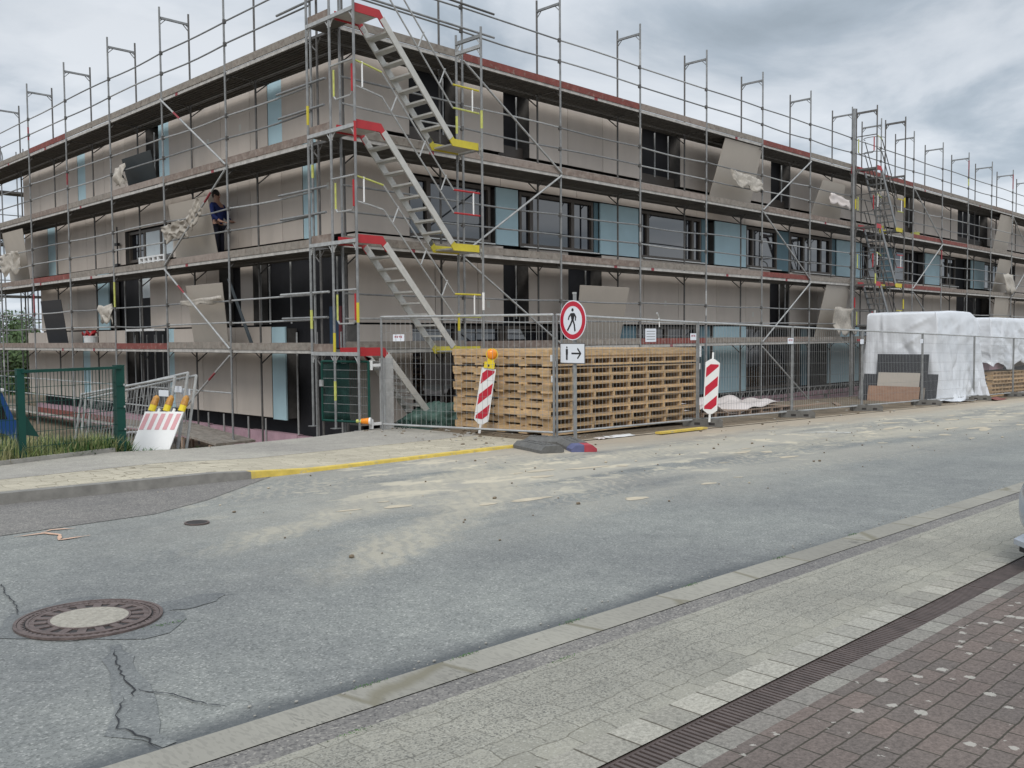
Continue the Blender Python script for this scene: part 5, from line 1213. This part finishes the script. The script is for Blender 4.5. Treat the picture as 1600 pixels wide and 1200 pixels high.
cloth('tarp_tail', 'flat dark red sheet under the far fence foot', 'sheet', (21.2, -4.9, G(21.2) + .03), (1.5, .1, -.03), (.1, .4, .02), 10, 4, .03, 19, 'toe_red', fr_=4)

# ------------------------------------------------------------------ green gate and its post
gp = thing('gate_pillar', 'thick pale galvanised gate post at the sidewalk end', 'gate post', (.14, -1.10, G(0)))
q = MB(); q.box((.06, -1.20, G(0) - .3), (.24, -1.02, -.10), 'galv_light'); q.build('post', gp)
for z_ in (-.22, -1.27): q = MB(); q.box((-.16, -1.10, z_ - .03), (.06, -1.06, z_ + .02), 'white_paint'); q.box((-.20, -1.12, z_ - .09), (-.16, -1.04, z_ + .08), 'white_paint'); q.build('hinge', gp)
gt = thing('green_gate', 'dark green wire mesh gate standing open beside the pale post', 'gate', (-.2, -1.08, G(0)))
A0, B0 = Vector((-.22, -1.08, 0)), Vector((-.46, .02, 0)); zb, zt = G(-.2) + .16, -.16
q = MB()
for p in (A0, B0): q.tube((p.x, p.y, zb), (p.x, p.y, zt), .024, 'green_steel', 8)
for z_ in (zb, zt): q.tube((A0.x, A0.y, z_), (B0.x, B0.y, z_), .022, 'green_steel', 8)
q.build('frame', gt); q = MB()
for i in range(1, 22): p = A0.lerp(B0, i / 22); q.tube((p.x, p.y, zb), (p.x, p.y, zt), .0022, 'green_steel', 4)
for j in range(1, 7): z_ = zb + (zt - zb) * j / 7; q.tube((A0.x, A0.y, z_), (B0.x, B0.y, z_), .0055, 'galv', 4)
q.build('wire_mesh', gt)
q = MB(); q.box((-.50, -.02, -.62), (-.46, .06, -.50), 'galv_light'); q.build('lock', gt)
cloth('green_netting', 'dark green netting hung behind the gate', 'netting', (-.30, .20, -.20), (.13, -.62, 0), (.0, .0, -1.05), 14, 10, .03, 22, 'green_net', fr_=4)
wl = thing('warning_lamp', 'orange warning lamp lying at the foot of the gate', 'lamp', (-.3, -1.1, G(0) + .16)); 
q = MB(); q.tube((-.28, -1.16, G(0) + .2), (-.37, -1.05, G(0) + .2), .06, 'amber', 14, True, .045); q.build('lens', wl); q = MB(); q.tube((-.26, -1.185, G(0) + .2), (-.28, -1.16, G(0) + .2), .065, 'white_paint', 14); q.build('rim', wl)
q = MB(); q.tube((-.37, -1.05, G(0) + .2), (-.43, -.98, G(0) + .2), .045, 'lime_paint', 10, True, .03); q.build('cap', wl)
# green tarp bundle behind the corner fence
q = MB(); vs = []; n, k_ = 34, 18
for j in range(k_ + 1):
    th = math.pi / 2 * j / k_
    for i in range(n):
        a = 2 * math.pi * i / n; d = Vector((math.cos(a) * math.cos(th), math.sin(a) * math.cos(th), math.sin(th))); s = 1 + .30 * noise.noise(d * 2.6 + Vector((4, 2, 1))) + .14 * noise.noise(d * 8) + .06 * noise.noise(d * 19)
        vs.append((1.55 + d.x * .95 * s, -.95 + d.y * .42 * s, G(1.5) - .05 + d.z * .46 * s))
fs = [(j * n + i, j * n + (i + 1) % n, (j + 1) * n + (i + 1) % n, (j + 1) * n + i) for j in range(k_) for i in range(n)]
q.add(vs, fs, 'green_tarp'); tag(q.build('tarp_bundle', smooth=True), 'crumpled green tarpaulin bundle at the foot of the scaffold stairs', 'tarp bundle')
r3 = random.Random(4); q = MB()
for i in range(420):
    x_, y_ = r3.uniform(.25, 1.3), r3.uniform(-1.5, -.8); zz = G(x_) + .02 + r3.random() * .18 * (1 - abs(x_ - .8)); a = r3.uniform(0, 6.28); s = r3.uniform(.015, .04)
    q.add([(x_, y_, zz), (x_ + s * math.cos(a), y_ + s * math.sin(a), zz + r3.uniform(-.01, .03)), (x_ + s * math.cos(a + 1), y_ + s * math.sin(a + 1), zz + .03)], [(0, 1, 2)], 'green_net')
tag(q.build('net_scraps'), 'loose dark green net scraps beside the tarpaulin bundle', 'net scraps', kind='stuff')

# ------------------------------------------------------------------ left side: green fence, grass, barrier, leaning panels
gf = thing('green_fence', 'dark green double wire fence with thick posts at the grass strip', 'fence', (-5.05, -2.08, G(-5)))
fa, fb, fc = Vector((-5.06, -2.12, 0)), Vector((-6.15, -1.90, 0)), Vector((-9.4, -3.7, 0))
fb = Vector((-6.42, -2.60, 0)); 
def zf(p): return G(p.x) + .02
for p, nm, w_ in ((fa, 'post', .055), (fb, 'post', .04)):
    q = MB(); q.box((p.x - w_, p.y - w_, zf(p) - .2), (p.x + w_, p.y + w_, -.085 - .0), 'green_steel', None); q.build('post', gf)
    q = MB(); q.box((p.x - w_ - .004, p.y - w_ - .004, -.084), (p.x + w_ + .004, p.y + w_ + .004, -.07), 'galv_light' if nm == 'x' else 'green_steel'); q.build('post_cap', gf)
q = MB(); q.quad((fb.x, fb.y - .02, -.12), (fa.x, fa.y - .02, -.12), (fa.x, fa.y - .02, -.085), (fb.x, fb.y - .02, -.085), .05, 'green_steel'); q.build('top_rail', gf)
def gmesh(a, b_, ztop, st=.05):
    q = MB(); L = (b_ - a).length; n = int(L / st)
    for i in range(n + 1): p = a.lerp(b_, i / n); q.tube((p.x, p.y, G(p.x) + .06), (p.x, p.y, ztop), .0044, 'green_steel', 4, False)
    for j in range(7):
        k1 = j / 6; q.tube((a.x, a.y - .006, (G(a.x) + .08) * (1 - k1) + ztop * k1), (b_.x, b_.y - .006, (G(b_.x) + .08) * (1 - k1) + ztop * k1), .0045, 'green_steel', 4, False)
    q.build('wire_mesh', gf)
gmesh(fb, fa, -.12); gmesh(fc, fb, -.15)
q = MB(); q.add([(fb.x + .04, fb.y, -.86), (fb.x + .22, fb.y + .07, -.90), (fb.x + .04, fb.y, -.60)], [(0, 1, 2)], 'green_steel'); q.add([(fb.x + .04, fb.y + .01, -.86), (fb.x + .04, fb.y + .01, -.60), (fb.x + .22, fb.y + .08, -.90)], [(0, 1, 2)], 'green_steel'); q.build('stay', gf)
for z_ in (-.33, -.62, -.92): 
    q = MB(); q.box((fa.x - .06, fa.y - .066, z_ - .012), (fa.x + .065, fa.y - .056, z_ + .012), 'green_steel'); q.box((fa.x + .03, fa.y - .07, z_ - .012), (fa.x + .055, fa.y - .0665, z_ + .012), 'galv_light'); q.build('clamp', gf)

def blades(name, label, n, xr, yf, hr, m, seed, wd=.006, cat='grass'):
    r = random.Random(seed); q = MB()
    for i in range(n):
        x_ = r.uniform(*xr); y_ = yf(x_, r); z_ = H(x_, y_); h_ = r.uniform(*hr) * (1 + .7 * noise.noise((x_ * 1.2, y_ * 1.2, 3))); a = r.uniform(0, 6.28); l_ = r.uniform(.02, .24); w_ = wd * r.uniform(.6, 1.5)
        dx_, dy_ = math.cos(a) * w_, math.sin(a) * w_; bx, by = math.cos(a + 1.3) * l_, math.sin(a + 1.3) * l_
        q.add([(x_ - dx_, y_ - dy_, z_), (x_ + dx_, y_ + dy_, z_), (x_ + dx_ * .7 + bx * .35, y_ + dy_ * .7 + by * .35, z_ + h_ * .6), (x_ - dx_ * .7 + bx * .35, y_ - dy_ * .7 + by * .35, z_ + h_ * .6), (x_ + bx, y_ + by, z_ + h_)], [(0, 1, 2, 3), (3, 2, 4)], m)
    return tag(q.build(name), label, cat, kind='stuff')
blades('grass', 'long green and yellow grass growing behind the green fence', 15000, (-10.5, -5.0), lambda x, r: edge(x) + .08 + r.random() ** 1.3 * 1.9, (.08, .36), 'grass', 1, .005)
blades('grass', 'darker leafy weeds in the grass near the fence post', 2200, (-5.9, -4.9), lambda x, r: edge(x) + .1 + r.random() * .9, (.10, .26), 'weed', 2, .012)
blades('weeds', 'small green tufts along the sidewalk edge and gutter joints', 500, (-4.95, -3.6), lambda x, r: edge(x) - .02 + r.random() * .10, (.03, .13), 'weed', 4, .005)
r5 = random.Random(12); q = MB()
for cx_, cy_ in ((-7.2, -11.21), (-6.4, -11.2), (-6.9, -11.57), (-7.75, -11.2), (-5.3, -11.2), (-8.1, -11.57), (-7.97, -9.75), (-4.2, -11.21), (-3.0, -11.2)):
    for i in range(70):
        x_ = cx_ + r5.gauss(0, .05); y_ = cy_ + r5.gauss(0, .008); a = r5.uniform(0, 6.28); s = r5.uniform(.004, .009); z_ = G(x_) + .006
        q.add([(x_, y_, z_), (x_ + s * math.cos(a), y_ + s * math.sin(a), z_ + r5.uniform(.0, .008)), (x_ + s * math.cos(a + .8), y_ + s * math.sin(a + .8), z_ + .004)], [(0, 1, 2)], 'weed')
tag(q.build('moss'), 'tiny moss and weed clumps in the gutter joints', 'moss', kind='stuff')

# striped barrier board with three lamps, leaning
br = thing('barrier_board', 'faded pink and white striped barrier leaning back with three orange lamps on top', 'barrier', (-4.75, -1.9, G(-4.7)))
bl, brr = Vector((-4.90, -1.99, G(-4.9) + .04)), Vector((-4.36, -2.05, G(-4.4) + .04)); upv = Vector((.30, .26, .66))
bl = Vector((-4.74, -1.64, G(-4.9) - .01)); brr = Vector((-4.34, -1.98, G(-4.4) - .01)); upv = Vector((.24, .0, .56))
q = MB(); q.quad(bl, brr, brr + upv, bl + upv, .03, 'white_paint'); bb = q.build('board', br)
q = MB()
for i in range(5):
    a0, a1 = i / 5 + .02, i / 5 + .13; p = lambda u, v: bl.lerp(brr, u) + upv * v
    q.quad(p(a0, .56), p(a1, .56), p(a1 + .03, .95), p(a0 + .03, .95), .034, 'pink_faded')
q.build('stripes', bb)
for i in range(3):
    c = bl.lerp(brr, (.14, .52, .92)[i]) + upv * 1.02; u2 = upv.normalized()
    q = MB(); q.tube(c, c + u2 * .09, .048, 'lamp_yellow', 12); lm = q.build('lamp_body', br); q = MB(); q.tube(c + u2 * .09, c + u2 * .20, .052, 'amber_dirty', 14, True, .045); q.tube(c + u2 * .20, c + u2 * .235, .045, 'amber_dirty', 14, True, .02); q.build('lens', lm)
for i in (0, 1):
    c = bl.lerp(brr, (.33, .72)[i]) + upv * 1.0; q = MB(); q.tube(c, c + upv.normalized() * .05, .02, 'white_paint', 8); q.build('peg', br)
# mesh fence panels leaning behind it
tl = Vector((.16, .02, 1)).normalized()
tv_ = Vector((.14, -.08, 1.06)).normalized()
for lab, tl_, tr_ in (('left mesh fence panel leaning behind the striped barrier', (-4.35, 1.10, -.62), (-4.08, -1.68, -.28)), ('middle mesh fence panel leaning behind the striped barrier, tallest of three', (-4.20, 1.30, -.66), (-3.93, -1.78, -.22)),
      ('right mesh fence panel leaning behind the striped barrier', (-4.05, 1.45, -.70), (-3.85, -1.87, -.26))):
    hh = 1.5; a, b_ = Vector(tl_) - tv_ * hh, Vector(tr_) - tv_ * hh
    fpp = fence_panel(lab, tuple(a), tuple(b_), group='mesh fence panels leaning by the barrier', h=hh, lift=.05, tilt=tuple(tv_), frame_m='galv_light', rw=.0026)
    bb_ = b_ + tv_ * (hh * .86); dd = (a - b_).normalized()
    plate(fpp, tuple(bb_ + dd * .2 + Vector((-.03, -.01, 0))), tuple(-dd), .26, .09, txt=False)
# timber ramp
rm = thing('plank_ramp', 'weathered grey timber ramp leading down from the sidewalk to the lower scaffold deck', 'ramp', (-.3, 3.6, -2.1))
for i in range(4):
    q = MB(); w0 = -.55 + i * .24; q.quad((w0, 3.95, -2.02), (w0 + .225, 3.95, -2.02), (w0 + .225, 7.1, -1.80), (w0, 7.1, -1.80), .05, 'toe_grey'); q.build('plank', rm)
for y_ in (4.2, 5.5, 6.8): q = MB(); q.box((-.55, y_, -2.9), (-.50, y_ + .08, -2.05 + (y_ - 3.95) * .07), 'old_wood'); q.build('leg', rm); q = MB(); q.box((.32, y_, -2.9), (.37, y_ + .08, -2.05 + (y_ - 3.95) * .07), 'old_wood'); q.build('leg', rm)
# pale handrail by the ramp on the grass side
hr = thing('handrail', 'pale sloping handrail behind the grass and green fence', 'handrail', (-3.5, 3, -2.3))
q = MB(); q.tube((-4.6, 4.5, -2.32), (-3.35, 1.7, -1.36), .022, 'galv_light', 8); q.tube((-3.35, 1.7, -1.36), (-3.25, .9, -1.30), .022, 'galv_light', 8); q.build('rail', hr)
for k_ in (0, .5, 1): p = Vector((-4.6, 4.5, -2.32)).lerp(Vector((-3.35, 1.7, -1.36)), k_); q = MB(); q.tube(p, (p.x, p.y, -3.3), .02, 'galv', 6); q.build('post', hr)
# low wall band below the left decks
# blue machine at the far left
bm = thing('blue_truck', 'blue compact truck cab parked behind the green fence at the far left', 'truck', (-3.0, 12.5, -2.9))
BX, BY, BZ = -4.4, 12.6, -2.75
q = MB(); q.prism([(0, .35), (2.2, .35), (2.2, .95), (2.02, 1.02), (1.75, 1.72), (.0, 1.74)], (0, 1.7), 'blue_machine', Matrix.Translation((BX, BY, BZ)) @ Matrix.Rotation(R_(90), 4, 'X')); cb_ = q.build('cab', bm)
q = MB(); q.prism([(.25, 1.05), (1.85, 1.05), (1.68, 1.60), (.25, 1.60)], (1.701, 1.712), 'car_glass', Matrix.Translation((BX, BY, BZ)) @ Matrix.Rotation(R_(90), 4, 'X')); q.build('window', cb_)
q = MB(); q.box((BX - .05, BY - 1.75, BZ + 1.742), (BX + 1.8, BY + .05, BZ + 1.82), 'white_paint'); q.build('roof', bm)
q = MB(); q.box((BX - 3.0, BY - 1.7, BZ + .5), (BX - .03, BY, BZ + 1.25), 'blue_machine'); q.build('load_bed', bm)
for wx in (1.6, -1.9):
    for wy in (-.06, -1.64):
        q = MB(); q.tube((BX + wx, BY + wy - .11, BZ + .36), (BX + wx, BY + wy + .11, BZ + .36), .36, 'tyre', 22); wh = q.build('wheel', bm); q = MB(); q.tube((BX + wx, BY + wy - .115, BZ + .36), (BX + wx, BY + wy + .115, BZ + .36), .2, 'galv_light', 16); q.build('rim', wh)
q = MB(); q.box((BX + 2.2, BY - .45, BZ + .65), (BX + 2.24, BY - .15, BZ + .85), 'white_paint'); q.build('headlight', bm); q = MB(); q.box((BX + 2.2, BY - 1.55, BZ + .65), (BX + 2.24, BY - 1.25, BZ + .85), 'white_paint'); q.build('headlight', bm)

# ------------------------------------------------------------------ trees behind the left end
def tree(label, x_, y_, z_, hh, rad, seed, nl=5200, ls=.20):
    r = random.Random(seed); t_ = thing('tree', label, 'tree', (x_, y_, z_), 'leafy trees beyond the left end of the building')
    q = MB(); q.tube((x_, y_, z_), (x_ + .2, y_, z_ + hh * .4), .22, 'bark', 10, True, .14); cl = []
    for i in range(16):
        a = r.uniform(0, 6.28); rr_ = rad * r.uniform(.25, .95); c = Vector((x_ + rr_ * math.cos(a), y_ + rr_ * math.sin(a), z_ + hh * r.uniform(.30, .97))); c.x += (x_ - c.x) * max(0, (c.z - z_) / hh - .6); cl.append((c, rad * r.uniform(.22, .42)))
        q.tube((x_ + .1, y_, z_ + hh * r.uniform(.2, .4)), c, .07, 'bark', 6, True, .02)
    q.build('trunk', t_); q = MB()
    for i in range(nl):
        c, R = r.choice(cl); d = Vector((r.gauss(0, 1), r.gauss(0, 1), r.gauss(0, .8))).normalized() * R * r.random() ** .4; p = c + d; u = Vector((r.gauss(0, 1), r.gauss(0, 1), r.gauss(0, 1))).normalized(); v = u.orthogonal().normalized(); s = ls * r.uniform(.5, 1.2)
        q.add([p, p + u * s + v * s * .35, p + u * s * 1.6, p + u * s - v * s * .35], [(0, 1, 2, 3)], 'leaf')
    q.build('crown', t_); return t_
tree('broad green tree at the far left edge behind the scaffold', 3.6, 38.5, -4.6, 8.0, 3.0, 1)
tree('rounder green tree just left of the building end', 7.0, 41, -4.6, 6.9, 2.6, 2)
tree('lower bushy tree between the fence and the building end', 4.0, 32.0, -4.4, 4.6, 2.2, 3)
tree('distant tree outside the left side of the scaffold', 1.0, 44, -4.6, 8.6, 3.6, 4, 4200)
sh = thing('garden_shed', 'small beige building partly hidden at the far left behind the fence', 'shed', (-4.5, 22, -3.4))
q = MB(); q.box((-6.5, 27.5, -3.5), (-.6, 31, -1.6), 'loose_board'); q.build('wall', sh); q = MB(); q.box((-6.7, 27.3, -1.599), (-.4, 31.2, -1.5), 'galv_dark'); q.build('roof', sh)
q = MB(); q.box((-2.2, 27.48, -2.6), (-1.6, 27.499, -1.9), 'car_glass'); q.build('window', sh)

# ------------------------------------------------------------------ parked car at the right edge
CX, CY = -3.56, -12.42; cz = G(-2.5) + .01
car = thing('parked_car', 'silver parked car whose rounded front bumper enters at the right picture edge', 'car', (CX + .9, CY - 2.1, cz))
# lofted body: sections along the length (local l from nose), half widths and heights
secs = [(0.00, .42, .30, .52), (.05, .62, .24, .62), (.16, .76, .20, .70), (.40, .86, .18, .78), (.85, .90, .17, .88), (1.25, .91, .17, .97), (3.3, .91, .17, 1.0), (3.9, .89, .2, .98), (4.15, .80, .28, .9)]
vs = []; n = 14
for l_, hw, z0, z1 in secs:
    for i in range(n):
        a = 2 * math.pi * i / n; ca, sa = math.cos(a), math.sin(a); ex = .45
        xx = hw * math.copysign(abs(ca) ** ex, ca); zz = (z0 + z1) / 2 + (z1 - z0) / 2 * math.copysign(abs(sa) ** ex, sa); vs.append((CX + .91 + xx, CY - l_, cz + zz))
fs = [(j * n + i, j * n + (i + 1) % n, (j + 1) * n + (i + 1) % n, (j + 1) * n + i) for j in range(len(secs) - 1) for i in range(n)] + [tuple(range(n)), tuple(range(len(vs) - 1, len(vs) - n - 1, -1))]
q = MB(); q.add(vs, fs, 'car_paint'); bo = q.build('body', car, True); md = bo.modifiers.new('s', 'SUBSURF'); md.levels = 2; md.render_levels = 2
q = MB(); q.prism([(-1.25, .98), (-1.95, 1.42), (-3.3, 1.45), (-4.0, .99)], (-.72, .72), 'car_glass', Matrix.Translation((CX + .91, CY, cz)) @ Matrix(((0, 0, 1, 0), (1, 0, 0, 0), (0, 1, 0, 0), (0, 0, 0, 1)))); q.build('greenhouse', car)
q = MB(); q.prism([(-1.98, 1.421), (-3.28, 1.451), (-3.2, 1.48), (-2.1, 1.47)], (-.66, .66), 'car_paint', Matrix.Translation((CX + .91, CY, cz)) @ Matrix(((0, 0, 1, 0), (1, 0, 0, 0), (0, 1, 0, 0), (0, 0, 0, 1)))); q.build('roof', car)
q = MB(); q.prism([(CX + .91 + .62 * s_, y_) for s_, y_ in ((-1, CY - .03), (1, CY - .03), (1.28, CY - .20), (-1.28, CY - .20))], (cz + .17, cz + .205), 'car_paint'); q.build('bumper_lip', car)
q = MB(); q.prism([(CX + .91 + .60 * s_, y_) for s_, y_ in ((-1, CY - .06), (1, CY - .06), (1.26, CY - .24), (-1.26, CY - .24))], (cz + .12, cz + .1695), 'black'); q.build('skirt', car)
for s_ in (-1, 1):
    q = MB(); ell(q, (CX + .91 + s_ * .50, CY - .20, cz + .60), (.14, .10, .06), 'car_glass'); q.build('headlight', car)
    for l_ in (.85, 3.35):
        xw = CX + .91 + s_ * .84; q = MB(); q.tube((xw - .10, CY - l_, cz + .31), (xw + .10, CY - l_, cz + .31), .31, 'tyre', 26); w_ = q.build('wheel', car); q = MB(); q.tube((xw - .105, CY - l_, cz + .31), (xw + .105, CY - l_, cz + .31), .20, 'galv_light', 18); q.build('rim', w_)
